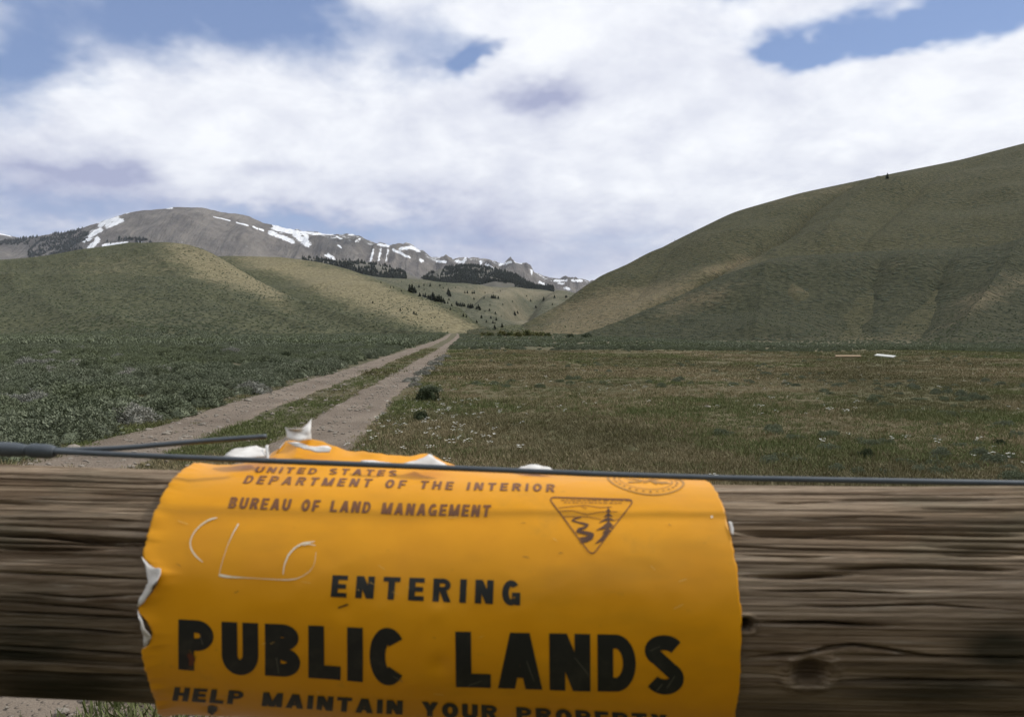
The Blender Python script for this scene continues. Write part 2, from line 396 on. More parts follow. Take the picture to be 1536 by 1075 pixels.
# forested foothills
m, T, b = mat_new('forest_floor'); v = obj_vec(T)
T.put(b.inputs['Base Color'], T.mix(T.noise(v, .02, 5, .6), (.085, .085, .07), (.15, .14, .115)))
M_ffloor = m
hillF1.build('hill', M_ffloor, 160, 60); hillF2.build('hill', M_ffloor, 180, 60)
# bare mountain with old snow
m, T, b = mat_new('mountain_rock'); v = obj_vec(T)
rk = T.noise(v, .006, 7, .62); st = T.noise(T.scalev(v, (1, .12, .25)), .02, 6, .65); fn = T.noise(v, .05, 5, .7)
col = T.mix(T.ramp(rk, .3, .7), (.130, .118, .108), (.225, .205, .18))
col = T.mix(T.math('MULTIPLY', T.ramp(st, .45, .7), .55), col, (.085, .082, .085))
col = T.mix(T.math('MULTIPLY', T.ramp(fn, .5, .75), .3), col, (.26, .235, .20))
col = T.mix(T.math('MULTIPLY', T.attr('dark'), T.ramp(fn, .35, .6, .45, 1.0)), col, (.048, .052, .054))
sn = T.math('ADD', T.attr('snow'), T.math('MULTIPLY', T.math('SUBTRACT', T.noise(v, .026, 7, .7), .5), 2.4))
sn = T.ramp(sn, .44, .56)
col = T.mix(sn, col, (.82, .84, .87))
T.put(b.inputs['Base Color'], col); bump(T, b, T.math('ADD', rk, st), 1.0, 45)
M_rock = m
SNOW = [((150, 337), (175, 327), (182, 331), (160, 338), 4.0), ((128, 360), (140, 350), (150, 344), 4.5, ), ((135, 372), (146, 360), 4.5), ((155, 368), (190, 365), 2.6), ((186, 319.5), (193, 318), 1.6),
        ((205, 363), (212, 363), 1.8), ((412, 341), (440, 348), (462, 366), 5.5), ((455, 346), (460, 358), 4), ((405, 349), (440, 362), 3.5), ((440, 348), (470, 350), 2), ((470, 351), (500, 351), 1.8),
        ((492, 383), (500, 388), 4), ((560, 374), (556, 392), 1.7), ((571, 375), (568, 390), 1.9), ((582, 375), (579, 391), 1.7), ((590, 375), (615, 386), 1.9), ((600, 373), (618, 371), (628, 376), 2.8), ((568, 367), (582, 369), 2.6),
        ((630, 390), (634, 391), 2.2), ((655, 392), (668, 393), 2.2), ((685, 392), (695, 393), (698, 388), 2.4), ((721, 392), (722, 397), 2), ((730, 397), (742, 405), 2.4), ((750, 397), (766, 393), 2), ((772, 392), (782, 395), 1.6),
        ((797, 405), (798, 412), 1.9), ((810, 423), (818, 428), 2.2), ((775, 416), (781, 418), 1.8), ((832, 421), (850, 421), 1.8), ((858, 420), (872, 421), 2), ((847, 432), (853, 433), 2.4), ((838, 425), (846, 426), 1.5),
        ((355, 334), (372, 338), 1.3), ((380, 340), (395, 346), 1.6), ((320, 325), (345, 331), .9), ((505, 355), (512, 358), 1.6), ((508, 368), (512, 372), 1.4), ((524, 352), (530, 352), 1.3), ((540, 358), (534, 362), 1.3), ((250, 312.5), (258, 312), 1.2)]
def mt_attr(px, py, X, Y, v):
    s_ = np.zeros(px.shape)
    for e in SNOW:
        w = e[-1]; d = polydist(px, py, e[:-1]); s_ = np.maximum(s_, np.clip(1.0-.58*d/w, 0, 1))
    # the mask above is .5 at the drawn half width
    hi = sstep(.86, .97, v)*sstep(420, 500, px)*.36
    s_ = np.maximum(s_*1.0, hi)
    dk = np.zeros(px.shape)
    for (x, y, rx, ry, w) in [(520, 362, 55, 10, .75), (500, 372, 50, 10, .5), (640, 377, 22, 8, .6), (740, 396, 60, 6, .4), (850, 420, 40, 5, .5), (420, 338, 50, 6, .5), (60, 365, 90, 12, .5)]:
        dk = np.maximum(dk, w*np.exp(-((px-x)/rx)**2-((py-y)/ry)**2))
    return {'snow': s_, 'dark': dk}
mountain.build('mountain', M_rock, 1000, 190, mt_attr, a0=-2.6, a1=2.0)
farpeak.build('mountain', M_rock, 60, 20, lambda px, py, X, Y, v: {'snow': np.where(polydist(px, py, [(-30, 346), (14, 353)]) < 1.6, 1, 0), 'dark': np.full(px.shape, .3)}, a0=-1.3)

# ------------------------------------------------------------------ ground sheet
def build_ground():
    rr = np.concatenate([[0.0], np.geomspace(.6, 260, 330), np.geomspace(275, 14000, 40)])
    th = np.concatenate([np.linspace(-40, 40, 321), np.linspace(40, 320, 90)[1:-1]])
    Rr, Th = np.meshgrid(rr, np.radians(th), indexing='ij')
    X = Rr*np.sin(Th); Y = Rr*np.cos(Th); Z = ground_z(X, Y)
    Z = np.where(Rr > 300, -2.6, Z)
    n, m = X.shape
    P = np.stack([X, Y, Z], -1).reshape(-1, 3)
    fc = grid_faces(n, m)
    i = np.arange(n-1)*m
    fc = np.concatenate([fc, np.stack([i+m-1, i+2*m-1, i+m, i], -1)])
    mt, T, b = mat_new('meadow_ground'); v = obj_vec(T)
    s = T.new('ShaderNodeSeparateXYZ'); T.put(s.inputs[0], v)
    n1 = T.noise(v, .16, 5, .6); n2 = T.noise(v, 1.3, 6, .65); n3 = T.noise(v, 14, 5, .7)
    # left of the track: sage flat, right of it: meadow, far right strip: sage again
    rx = T.math('SUBTRACT', s.outputs[0], T.math('MULTIPLY_ADD', s.outputs[1], -.05, -2.75))
    side = T.ramp(T.math('ADD', rx, T.math('MULTIPLY', T.math('SUBTRACT', n1, .5), 3)), -.5, .8)
    far = T.ramp(T.math('ADD', s.outputs[1], T.math('MULTIPLY', T.math('SUBTRACT', n1, .5), 30)), 52, 66)
    side = T.math('MULTIPLY', side, T.math('SUBTRACT', 1.0, far))
    mead = T.mix(T.ramp(n2, .35, .65), (.125, .105, .058), (.195, .162, .098))
    green = T.ramp(T.math('ADD', n1, T.math('MULTIPLY', n2, .4)), .55, .85)
    mead = T.mix(T.math('MULTIPLY', green, .7), mead, (.080, .092, .042))
    sg = T.mix(T.ramp(n2, .35, .65), (.10, .096, .06), (.165, .15, .095))
    col = T.mix(side, sg, mead)
    col = T.mix(T.ramp(n3, .3, .7, 0, .45), col, (.045, .042, .026))
    T.put(b.inputs['Base Color'], col); bump(T, b, T.math('ADD', n3, n2), .8, .05)
    return link('ground', mesh_np('ground', P, fc[:, ::-1], True, mt), kind='structure')
build_ground()

# the two wheel tracks
def build_road():
    ys = np.concatenate([np.linspace(-6, 1, 10, endpoint=False), np.geomspace(1, 230, 560)])
    V, Fs = [], []; base = 0
    for off, wid, sd in ((-.93, 1.02, 1), (.93, .95, 2)):
        k = 15; t = np.linspace(-1, 1, k)
        wob = lambda e: (fbm(ys*.9, ys*0+e, 5, 80+sd, .6)-.5)*.55 + (fbm(ys*.12, ys*0+e+3, 2, 90+sd)-.5)*.35
        fade = 1-.55*sstep(90, 200, ys)
        near = (1-sstep(2, 14, ys))*.35+(1-sstep(3, 6, ys))*.7*(off > 0)
        L = road_x(ys)+off-(wid/2+near*(off < 0))*fade+wob(1.5)*.7; Rr = road_x(ys)+off+(wid/2+near*(off > 0))*fade+wob(7.5)*.7
        if off < 0: Rr = Rr + .3*(1-sstep(3, 9, ys))
        else: L = L - .3*(1-sstep(3, 9, ys))
        X = (L[:, None]+Rr[:, None])/2 + (Rr-L)[:, None]/2*t[None, :]; Y = np.repeat(ys[:, None], k, 1)
        Z = ground_z(X, Y) + .026 - .018*np.cos(t*math.pi/2)[None, :] + (fbm(X*3, Y*3, 3, 95)-.5)*.02*(1-t[None, :]**4)
        Z = np.maximum(Z, ground_z(X, Y)+.008); Z = np.where(abs(t)[None, :] > .97, ground_z(X, Y)-.02, Z)
        # sheet follows a possible hill foot
        V.append(np.stack([X, Y, Z], -1).reshape(-1, 3)); Fs.append(grid_faces(len(ys), k)[:, ::-1]+base); base += len(ys)*k
    mt, T, b = mat_new('packed_dirt'); v = obj_vec(T)
    n1 = T.noise(v, .8, 6, .65); n3 = T.noise(v, 22, 5, .7)
    vo = T.new('ShaderNodeTexVoronoi'); T.put(vo.inputs['Vector'], v); vo.inputs['Scale'].default_value = 30
    peb = T.ramp(vo.outputs['Distance'], .42, .2)
    col = T.mix(T.ramp(n1, .3, .7), (.155, .125, .098), (.235, .195, .155))
    col = T.mix(T.math('MULTIPLY', peb, T.ramp(n3, .45, .6, 0, .75)), col, (.30, .265, .225))
    col = T.mix(T.ramp(n3, .6, .8, 0, .6), col, (.085, .068, .052))
    T.put(b.inputs['Base Color'], col); bump(T, b, T.math('ADD', T.math('MULTIPLY', peb, .6), n3), .9, .02)
    return link('dirt_road', mesh_np('dirt_road', np.concatenate(V), np.concatenate(Fs), True, mt), kind='structure')
build_road()

# ------------------------------------------------------------------ plants: source meshes
def plant_mat(name, ca, cb, cc=None, patch=.25, spec=.15):
    """leaf colour varies from plant to plant and in patches over the land"""
    m, T, b = mat_new(name)
    oi = T.new('ShaderNodeObjectInfo')
    pn = T.noise(oi.outputs['Location'], patch, 3, .6)
    col = T.mix(oi.outputs['Random'], ca, cb)
    if cc: col = T.mix(T.ramp(pn, .42, .62), col, cc)
    v = T.new('ShaderNodeTexCoord').outputs['Object']
    col = T.mix(T.ramp(T.noise(v, 9, 2), .35, .7, 0, .35), col, tuple(.55*x for x in ca))
    T.put(b.inputs['Base Color'], col); b.inputs['Roughness'].default_value = .75; b.inputs['Specular IOR Level'].default_value = spec
    return m
def blades(rng, n, centre, direction, length, width, bend=.25):
    """n thin leaf quads, bent once; arrays in, verts and quads out"""
    d = direction/np.linalg.norm(direction, axis=1, keepdims=True)
    r = rng.normal(size=(n, 3)); sdir = np.cross(d, r); sdir /= np.linalg.norm(sdir, axis=1, keepdims=True)
    up = np.cross(sdir, d); L = length[:, None]; Wd = width[:, None]
    p0 = centre; p1 = centre + d*L*.5 + up*L*bend*.15; p2 = centre + d*L + up*L*bend
    V = np.stack([p0-sdir*Wd*.35, p0+sdir*Wd*.35, p1-sdir*Wd*.5, p1+sdir*Wd*.5, p2-sdir*Wd*.14, p2+sdir*Wd*.14], 1).reshape(-1, 3)
    i = np.arange(n)[:, None]*6
    Fq = np.concatenate([i+np.array([[0, 1, 3, 2]]), i+np.array([[2, 3, 5, 4]])])
    return V, Fq
M_sage = plant_mat('sage_leaf', (.222, .245, .175), (.150, .175, .115), (.178, .205, .120), .08)
M_sageblue = plant_mat('grey_sage_leaf', (.34, .335, .295), (.27, .275, .24), None)
M_dark = plant_mat('dark_shrub_leaf', (.055, .072, .036), (.07, .088, .045), None)
M_grass = plant_mat('meadow_grass_blade', (.27, .222, .125), (.38, .32, .20), (.165, .150, .078), .14)
M_green = plant_mat('green_grass_blade', (.138, .170, .062), (.180, .195, .085), (.175, .158, .080), .16)
M_willow = plant_mat('willow_leaf', (.135, .135, .05), (.095, .112, .045), None)
def bush_mesh(seed, n, lobes, flat=.5, leaf=.075, lw=.026, mat=None, name='sagebrush'):
    """clump of fine leafy sprigs over several uneven mounds, about 1 m across"""
    rng = np.random.default_rng(seed)
    C, D, VV, FF = [], [], [], []; base = 0
    th0 = rng.uniform(0, 6.28)
    for k in range(lobes):
        t = th0+6.28*k/lobes; q = rng.uniform(.05, .24) if k else 0
        c = np.array([math.cos(t)*q, math.sin(t)*q, 0]); rad = rng.uniform(.19, .28); hh = flat*rng.uniform(.65, 1.1)
        # woody core of each mound
        a = np.linspace(0, 2*math.pi, 9)[:-1]; u = np.array([-.2, .3, .65, .95])
        U, A = np.meshgrid(u, a, indexing='ij'); w = np.sqrt(np.clip(1-U**2, 0, 1))*rng.uniform(.75, 1.05, U.shape)
        V = np.stack([c[0]+rad*.72*w*np.cos(A), c[1]+rad*.72*w*np.sin(A), hh*.56*U*rng.uniform(.85, 1.1, U.shape)], -1).reshape(-1, 3)
        f = grid_faces(4, 8); i = np.arange(3)*8; f = np.concatenate([f, np.stack([i+7, i+15, i+8, i], -1), [[24, 25, 26, 27], [24, 27, 28, 31], [28, 29, 30, 31]]])
        VV.append(V); FF.append(f+base); base += len(V)
        mm = n//lobes
        th = rng.uniform(0, 2*math.pi, mm); u = rng.uniform(-.15, 1, mm)
        d = np.stack([np.cos(th)*np.sqrt(1-u**2), np.sin(th)*np.sqrt(1-u**2), u], 1)
        lump = .82+.36*vnoise(d[:, 0]*3+k*7, d[:, 1]*3+d[:, 2]*2, seed)
        pos = c + d*lump[:, None]*np.array([rad, rad, hh*.78])*rng.uniform(.86, 1.0, mm)[:, None]; pos[:, 2] = np.maximum(pos[:, 2], .0)
        C.append(pos); D.append(d*np.array([.8, .8, .5]) + np.array([0, 0, .5]) + rng.normal(size=(mm, 3))*.45)
    C = np.concatenate(C); D = np.concatenate(D); k = len(C)
    V, Fq = blades(rng, k, C, D, rng.uniform(.5, 1.35, k)*leaf, rng.uniform(.7, 1.3, k)*lw, .2)
    VV.append(V); FF.append(Fq+base)
    return mesh_np(name, np.concatenate(VV), np.concatenate(FF), False, mat)
SAGE_M = [bush_mesh(100+i, 6000, 5+i % 3, .40+.05*(i % 3), .032, .0155, mat=M_sage) for i in range(5)]
SAGEB_M = [bush_mesh(120+i, 5000, 5, .44, .036, .0145, mat=M_sageblue) for i in range(2)]
SAGEL_M = [bush_mesh(140+i, 190, 4, .40, .15, .075, mat=M_sage) for i in range(4)]
SHRUB_M = [bush_mesh(160+i, 4500, 5, .75, .042, .018, mat=M_dark, name='shrub') for i in range(3)]
WILLOW_M = [bush_mesh(180+i, 500, 6, .8, .13, .06, mat=M_willow, name='willow') for i in range(3)]
def tuft_mesh(seed, n, h, spread, w, mat, name='grass'):
    rng = np.random.default_rng(seed)
    th = rng.uniform(0, 6.28, n); r = rng.uniform(0, spread*.5, n)
    c = np.stack([np.cos(th)*r, np.sin(th)*r, np.full(n, -.01)], 1)
    d = np.stack([np.cos(th)*rng.uniform(.1, .8, n), np.sin(th)*rng.uniform(.1, .8, n), np.ones(n)], 1)
    V, Fq = blades(rng, n, c, d, rng.uniform(.5, 1.2, n)*h, np.full(n, w), .3)
    return mesh_np(name, V, Fq, False, mat)
TUFT_M = [tuft_mesh(200+i, 30, .062, .30, .007, M_grass) for i in range(3)] + [tuft_mesh(210+i, 30, .072, .28, .008, M_green) for i in range(3)]
TUFT_FAR = [tuft_mesh(220+i, 26, .075, .8, .026, M_grass) for i in range(2)] + [tuft_mesh(230+i, 26, .08, .8, .026, M_green) for i in range(2)]

def scatter(name, P, rz, sc, vi, meshes, **props):
    """uncountable cover: one object, meshes set out on points"""
    col = bpy.data.collections.new(name+'_kinds')
    for i, me in enumerate(meshes):
        col.objects.link(bpy.data.objects.new('%s_kind_%02d' % (name, i), me))
    me = bpy.data.meshes.new(name); me.vertices.add(len(P)); me.vertices.foreach_set('co', np.ascontiguousarray(P, np.float32).ravel())
    for nme, arr, typ in (('rz', rz, 'FLOAT'), ('sc', sc, 'FLOAT'), ('vi', vi, 'INT')):
        at = me.attributes.new(nme, typ, 'POINT'); at.data.foreach_set('value', np.ascontiguousarray(arr, np.float32 if typ == 'FLOAT' else np.int32))
    o = link(name, me, kind='stuff', **props)
    g = bpy.data.node_groups.new(name, 'GeometryNodeTree')
    g.interface.new_socket('Geometry', in_out='INPUT', socket_type='NodeSocketGeometry'); g.interface.new_socket('Geometry', in_out='OUTPUT', socket_type='NodeSocketGeometry')
    gi = g.nodes.new('NodeGroupInput'); go = g.nodes.new('NodeGroupOutput')
    ci = g.nodes.new('GeometryNodeCollectionInfo'); ci.inputs['Collection'].default_value = col
    ci.inputs['Separate Children'].default_value = True; ci.inputs['Reset Children'].default_value = True
    ip = g.nodes.new('GeometryNodeInstanceOnPoints'); ip.inputs['Pick Instance'].default_value = True
    def na(n, t):
        k = g.nodes.new('GeometryNodeInputNamedAttribute'); k.data_type = t; k.inputs['Name'].default_value = n; return k.outputs[0]
    cx = g.nodes.new('ShaderNodeCombineXYZ'); g.links.new(na('rz', 'FLOAT'), cx.inputs[2])
    g.links.new(gi.outputs[0], ip.inputs['Points']); g.links.new(ci.outputs[0], ip.inputs['Instance'])
    g.links.new(na('vi', 'INT'), ip.inputs['Instance Index'])
    er = g.nodes.new('FunctionNodeEulerToRotation'); g.links.new(cx.outputs[0], er.inputs[0]); g.links.new(er.outputs[0], ip.inputs['Rotation'])
    g.links.new(na('sc', 'FLOAT'), ip.inputs['Scale']); g.links.new(ip.outputs[0], go.inputs[0])
    md = o.modifiers.new('scatter', 'NODES'); md.node_group = g
    return o

def wedge(n, y0, y1, a0, a1, power=1.0):
    """points in the view wedge, density falling with distance"""
    u = RNG.uniform(0, 1, n); Y = y0*(y1/y0)**(u**power); a = RNG.uniform(a0, a1, n)
    return a*Y, Y
def on_track(X, Y, m=.1):
    d = np.abs(X-road_x(Y)); return (d > .42-m) & (d < 1.45+m)
def in_meadow(X, Y):
    edge = 54 + 10*(fbm(X/14, Y*0, 3, 301)-.5)
    return (X > road_x(Y)+1.2) & (Y < edge)

# ---- sagebrush on the flat by the track: the ones that show largest are things of their own
X, Y = wedge(26000, 6.5, 70, -.80, .70, 1.0)
X2, Y2 = wedge(46000, 60, 420, -.80, .78, .8); X = np.concatenate([X, X2]); Y = np.concatenate([Y, Y2])
side = X < road_x(Y)-1.5-.6*fbm(X/2, Y/2, 2, 303)
strip = (X > road_x(Y)+1.4) & ~in_meadow(X, Y) & (Y > 50)
dens = fbm(X/5, Y/5, 3, 305)
near_fade = sstep(7, 14, Y)
keep = (side & (dens > .40 - .14*near_fade) & (RNG.uniform(0, 1, len(X)) < .25+.75*near_fade)) | (strip & (dens > .30))
X, Y = X[keep], Y[keep]
# thin to keep neighbours apart
cell = {}; sel = []
for i in np.argsort(Y):
    g = .56 + .0022*Y[i]; k = (int(X[i]/g), int(Y[i]/g))
    if k in cell: continue
    cell[k] = 1; sel.append(i)
X, Y = X[sel], Y[sel]
n_field = len(X)
Xm, Ym = wedge(1300, 6.5, 54, -.4, .72, .8); k = in_meadow(Xm, Ym) & (fbm(Xm/4, Ym/4, 3, 309) > .52); Xm, Ym = Xm[k], Ym[k]
X = np.concatenate([X, Xm]); Y = np.concatenate([Y, Ym])
Z = terrain_z(X, Y, [hillA, hillB, hillD, hillD2])
SCL = RNG.uniform(.5, 1.2, len(X))*(.74+.56*fbm(X/6, Y/6, 2, 307))
SCL = SCL*np.where(X > road_x(Y), .62, 1.0)*(1-.35*sstep(60, 250, Y))
SCL[n_field:] = RNG.uniform(.12, .36, len(Xm))
near = (Y > 8) & (X < road_x(Y))
px_, py_ = project(np.stack([X, Y, Z], -1))
vis = near & (px_ > -20) & (py_ < 690)
order = np.argsort(-(SCL/Y)*vis)[:296]
ind = np.zeros(len(X), bool); ind[order] = True; ind &= vis
for i in np.nonzero(ind)[0]:
    me = SAGEB_M[i % 2] if RNG.uniform() < .10 else SAGE_M[i % 5]
    dr = road_x(Y[i])-X[i]
    lb = ('pale blue-grey sagebrush clump among greener sage on the flat' if me in SAGEB_M else 'sagebrush clump on the very edge of the dirt road' if dr < 2.5
          else 'large spreading sagebrush mound on the flat back from the dirt road' if SCL[i] > .95 else 'low grey-green sagebrush clump on the flat back from the dirt road')
    o = link('sagebrush', me, label=lb, category='shrub', group='sagebrush on the flat beside the dirt road')
    o.location = (X[i], Y[i], Z[i]-.03); o.rotation_euler = (0, 0, RNG.uniform(0, 6.28)); s = SCL[i]; o.scale = (s*RNG.uniform(.9, 1.3), s*RNG.uniform(.9, 1.2), s*RNG.uniform(.75, 1.05))
r = ~ind; nn = Y[r] < 60
vi = np.where(nn, RNG.integers(0, 5, r.sum()), 5+RNG.integers(0, 4, r.sum()))
scatter('sagebrush_cover', np.stack([X[r], Y[r], Z[r]-.03], -1), RNG.uniform(0, 6.28, r.sum()), SCL[r]*np.where(nn, 1.0, 1.05), vi, SAGE_M+SAGEL_M,
        label='mass of sagebrush covering the flats and the foot of the hills', category='sagebrush')

# ---- grass
X, Y = wedge(64000, 2.2, 62, -.75, .72, .92)
k = in_meadow(X, Y) | (Y < 22) | ((np.abs(X-road_x(Y)) < .55) & (Y < 60))
k &= ~(on_track(X, Y, -.02) & (RNG.uniform(0, 1, len(X)) > .018))
strip = np.abs(X-road_x(Y)) < .5
lft = X < road_x(Y)
k &= (RNG.uniform(0, 1, len(X)) < np.where(strip, .9, np.where(lft, .65, 1.0)))
k &= ~((X > road_x(Y)-1.5) & (X < road_x(Y)+2.3) & (Y < 4.5) & (RNG.uniform(0, 1, len(X)) > .12))
X, Y = X[k], Y[k]; Z = ground_z(X, Y)
gp = fbm(X/3.5, Y/3.5, 3, 311); gl = (X < road_x(Y)+1.8)
green = (RNG.uniform(0, 1, len(X)) < np.clip((gp-.40)*3.2, .08, .9)*np.where(gl, 1.6, 1) + .5*sstep(38, 50, Y)*sstep(2, 20, X))
far = Y > 22
vi = np.where(far, np.where(green, 8, 6)+RNG.integers(0, 2, len(X)), np.where(green, 3, 0)+RNG.integers(0, 3, len(X)))
sc = RNG.uniform(.5, 1.15, len(X))*(.55+.9*fbm(X/1.6, Y/1.6, 2, 313))*np.where(far, .62+.006*Y, np.where(np.abs(X-road_x(Y)) < 1.5, .75, .92))
scatter('meadow_grass', np.stack([X, Y, Z], -1), RNG.uniform(0, 6.28, len(X)), sc, vi, TUFT_M+TUFT_FAR,
        label='short dry and green grass covering the meadow and the road verge', category='grass')

# ---- small white flowers in the grass
mf, T, b = mat_new('white_petal'); T.put(b.inputs['Base Color'], (.78, .78, .72))
def flower_mesh(seed):
    rng = np.random.default_rng(seed); V, Fc = [], []
    for q in range(rng.integers(3, 6)):
        c = np.array([rng.uniform(-.05, .05), rng.uniform(-.05, .05), rng.uniform(.05, .09)])
        for t in range(5):
            a = 6.283*t/5; e = .016
            p = [c, c+[math.cos(a-.5)*e, math.sin(a-.5)*e, .004], c+[math.cos(a)*e*1.3, math.sin(a)*e*1.3, .006], c+[math.cos(a+.5)*e, math.sin(a+.5)*e, .004]]
            b0 = len(V); V += p; Fc.append((b0, b0+1, b0+2, b0+3))
    return mesh_np('flower', np.array(V), np.array(Fc), False, mf)
X, Y = wedge(900, 7, 48, -.6, .66, .8)
cl = fbm(X/2.2, Y/2.2, 3, 321); k = (in_meadow(X, Y) & (cl > .52)) | ((X < road_x(Y)-1.7) & (cl > .6))
X, Y = X[k], Y[k]
Xs = RNG.normal(0, .75, 70); Ys = RNG.uniform(8.5, 15, 70); Xs = road_x(Ys)+2.35+Xs*.7; kk = Xs > road_x(Ys)+1.4
X = np.concatenate([X, Xs[kk]]); Y = np.concatenate([Y, Ys[kk]])
scatter('white_wildflowers', np.stack([X, Y, ground_z(X, Y)], -1), RNG.uniform(0, 6.28, len(X)), RNG.uniform(.35, .9, len(X)), RNG.integers(0, 3, len(X)), [flower_mesh(i) for i in range(3)],
        label='tiny white wildflowers dotted through the meadow grass', category='flowers')

# ---- loose stones
mr, T, b = mat_new('pale_stone'); v = obj_vec(T)
T.put(b.inputs['Base Color'], T.mix(T.noise(v, 5, 4), (.20, .175, .145), (.36, .325, .28))); bump(T, b, T.noise(v, 12, 4), .5, .02)
def rock_mesh(seed, name='stone'):
    bm = bmesh.new(); bmesh.ops.create_icosphere(bm, subdivisions=2, radius=.5); rg = random.Random(seed)
    off = Vector((rg.random()*9, rg.random()*9, rg.random()*9))
    from mathutils import noise as mn
    for vv in bm.verts:
        vv.co *= 1+.42*mn.noise(vv.co*2.2+off); vv.co.z *= .55
        vv.co.x = max(-.40, min(.42, vv.co.x))
    me = bpy.data.meshes.new(name); bm.to_mesh(me); bm.free(); me.materials.append(mr); return me
ROCKS = [rock_mesh(i) for i in range(4)]
Y = np.concatenate([RNG.uniform(2.2, 30, 2600)]); X = road_x(Y)+RNG.choice([-1, 1], len(Y))*.95+RNG.normal(0, .42, len(Y))
scatter('gravel', np.stack([X, Y, ground_z(X, Y)+.014], -1), RNG.uniform(0, 6.28, len(X)), np.exp(RNG.normal(-3.55, .5, len(X))), RNG.integers(0, 4, len(X)), ROCKS,
        label='loose gravel strewn over the wheel tracks', category='gravel')
def place_rock(px, py, wpx, label, k):
    P = pix_hit(px, py); o = link('rock', ROCKS[k % 4], label=label, category='rock')
    s = wpx*P[1]/F; o.scale = (s, s*.8, s*.9); o.location = (P[0], P[1], P[2]+.16*s); o.rotation_euler = (0, 0, k*1.3)
place_rock(1062, 612, 11, 'small pale rock standing alone in the open meadow', 0)
place_rock(372, 602, 12, 'pale flat rock on the outer verge of the road by the sage', 1)
place_rock(489, 602, 9, 'small stone in the grass strip between the wheel tracks', 2)
place_rock(575, 541, 5, 'little pale stone beside the bend of the far track', 3)

def place_bush(px, py, wpx, meshes, label, k, hf=1.0, name='sagebrush', cat='shrub', group=None, hills=HILLS, wf=1.0):
    P = pix_hit(px, py, hills); s = wpx*P[1]/F*1.0
    o = link(name, meshes[k % len(meshes)], label=label, category=cat)
    if group: o['group'] = group
    o.location = (P[0], P[1], P[2]-.03*s); o.scale = (s*wf, s*wf, s*hf); o.rotation_euler = (0, 0, k*1.7)
    return o
place_bush(632, 630, 34, SHRUB_M, 'round dark green shrub standing alone in the grass beside the near wheel track', 0, .9, 'shrub')
place_bush(640, 601, 52, SHRUB_M, 'broad dark green shrub at the foot of the grey sagebrush along the road', 1, .7, 'shrub')
place_bush(645, 588, 46, SAGE_M, 'green sagebrush behind the broad dark shrub by the road', 1, .75)
for i, (x, y, w) in enumerate([(617, 573, 34), (634, 563, 34), (652, 548, 30), (622, 580, 30), (644, 555, 26), (660, 541, 24), (668, 536, 20)]):
    place_bush(x, y, w, SAGEB_M, 'grey woody sagebrush in the row along the road edge', i, .85, group='grey sagebrush row along the road edge')
place_bush(1297, 690, 34, SHRUB_M, 'small dark green shrub alone in the dry meadow just behind the wire', 2, .95, 'shrub')
place_bush(1500, 668, 26, SHRUB_M, 'dark low shrub with white flowers beside it in the meadow', 0, .8, 'shrub')
place_bush(424, 541, 34, SHRUB_M, 'dark green shrub standing out among the pale sagebrush', 1, .7, 'shrub')
place_bush(240, 618, 46, SAGEB_M, 'pale blue-grey sagebrush mound near the edge of the wheel track', 0, .62)
place_bush(340, 577, 34, SAGEB_M, 'blue-grey sagebrush beside the road among green sage', 1, .7)
for i, (x, y, w) in enumerate([(1380, 600, 30), (1235, 608, 24), (1450, 620, 34), (1130, 640, 22), (1400, 655, 24), (905, 565, 22), (720, 577, 26), (1180, 575, 20), (1040, 660, 24), (800, 600, 20), (960, 590, 18)]):
    place_bush(x, y, w, SAGE_M, 'small low sage clump scattered in the open meadow grass', i, .42, group='low sage clumps in the meadow')
# willows along the creek
for i, (x, y, w) in enumerate([(752, 504, 13), (765, 504, 12), (777, 505, 14), (790, 504, 15), (802, 505, 15), (812, 504, 12), (822, 505, 10), (735, 504, 11), (725, 504, 10)]):
    place_bush(x, y, w*1.5, WILLOW_M, 'yellow-green willow bush in the row along the creek at the valley mouth', i, .62, 'willow', 'bush', 'willow bushes along the creek')
place_bush(856, 507, 17, SHRUB_M, 'dark rounded bush at the foot of the big bare hill', 0, .85, 'creek_bush', 'bush', hills=[])
place_bush(879, 506, 24, SHRUB_M, 'wide low dark bush at the foot of the big bare hill, beside the rounded one', 2, .5, 'creek_bush', 'bush', hills=[])
place_bush(749, 505, 10, SHRUB_M, 'dark bush among the yellow-green willows at the valley mouth', 1, .8, 'creek_bush', 'bush')

# ------------------------------------------------------------------ conifers
M_needle = plant_mat('conifer_needles', (.048, .058, .038), (.070, .078, .050), None, .01)
mb, T, b = mat_new('conifer_bark'); T.put(b.inputs['Base Color'], (.09, .065, .045))
def conifer_crown(seed, n=10, wide=.34, per=9, name='conifer'):
    """whorls of drooping boughs round an axis, 1 m tall"""
    rng = np.random.default_rng(seed); C, D, L, Wd = [], [], [], []
    for k in range(n):
        h = .10+.86*k/n; rad = wide*(1-h)**.8*rng.uniform(.8, 1.15)+.02
        for j in range(per):
            t = 6.283*(j+rng.uniform(-.3, .3))/per + k
            C.append((0, 0, h+rng.uniform(-.02, .03))); D.append((math.cos(t), math.sin(t), rng.uniform(-.35, .25))); L.append(rad*rng.uniform(.7, 1.15)); Wd.append(rad*.75+.02)
    V, Fq = blades(rng, len(C), np.array(C), np.array(D), np.array(L), np.array(Wd), -.15)
    V2, F2 = blades(rng, 4, np.tile([[0, 0, .86]], (4, 1)), np.array([[.05, .02, 1], [-.05, .03, 1], [0, -.05, 1], [.02, .04, 1]]), np.full(4, .15), np.full(4, .035), .02)
    return mesh_np(name, np.concatenate([V, V2]), np.concatenate([Fq, F2+len(V)]), False, M_needle)
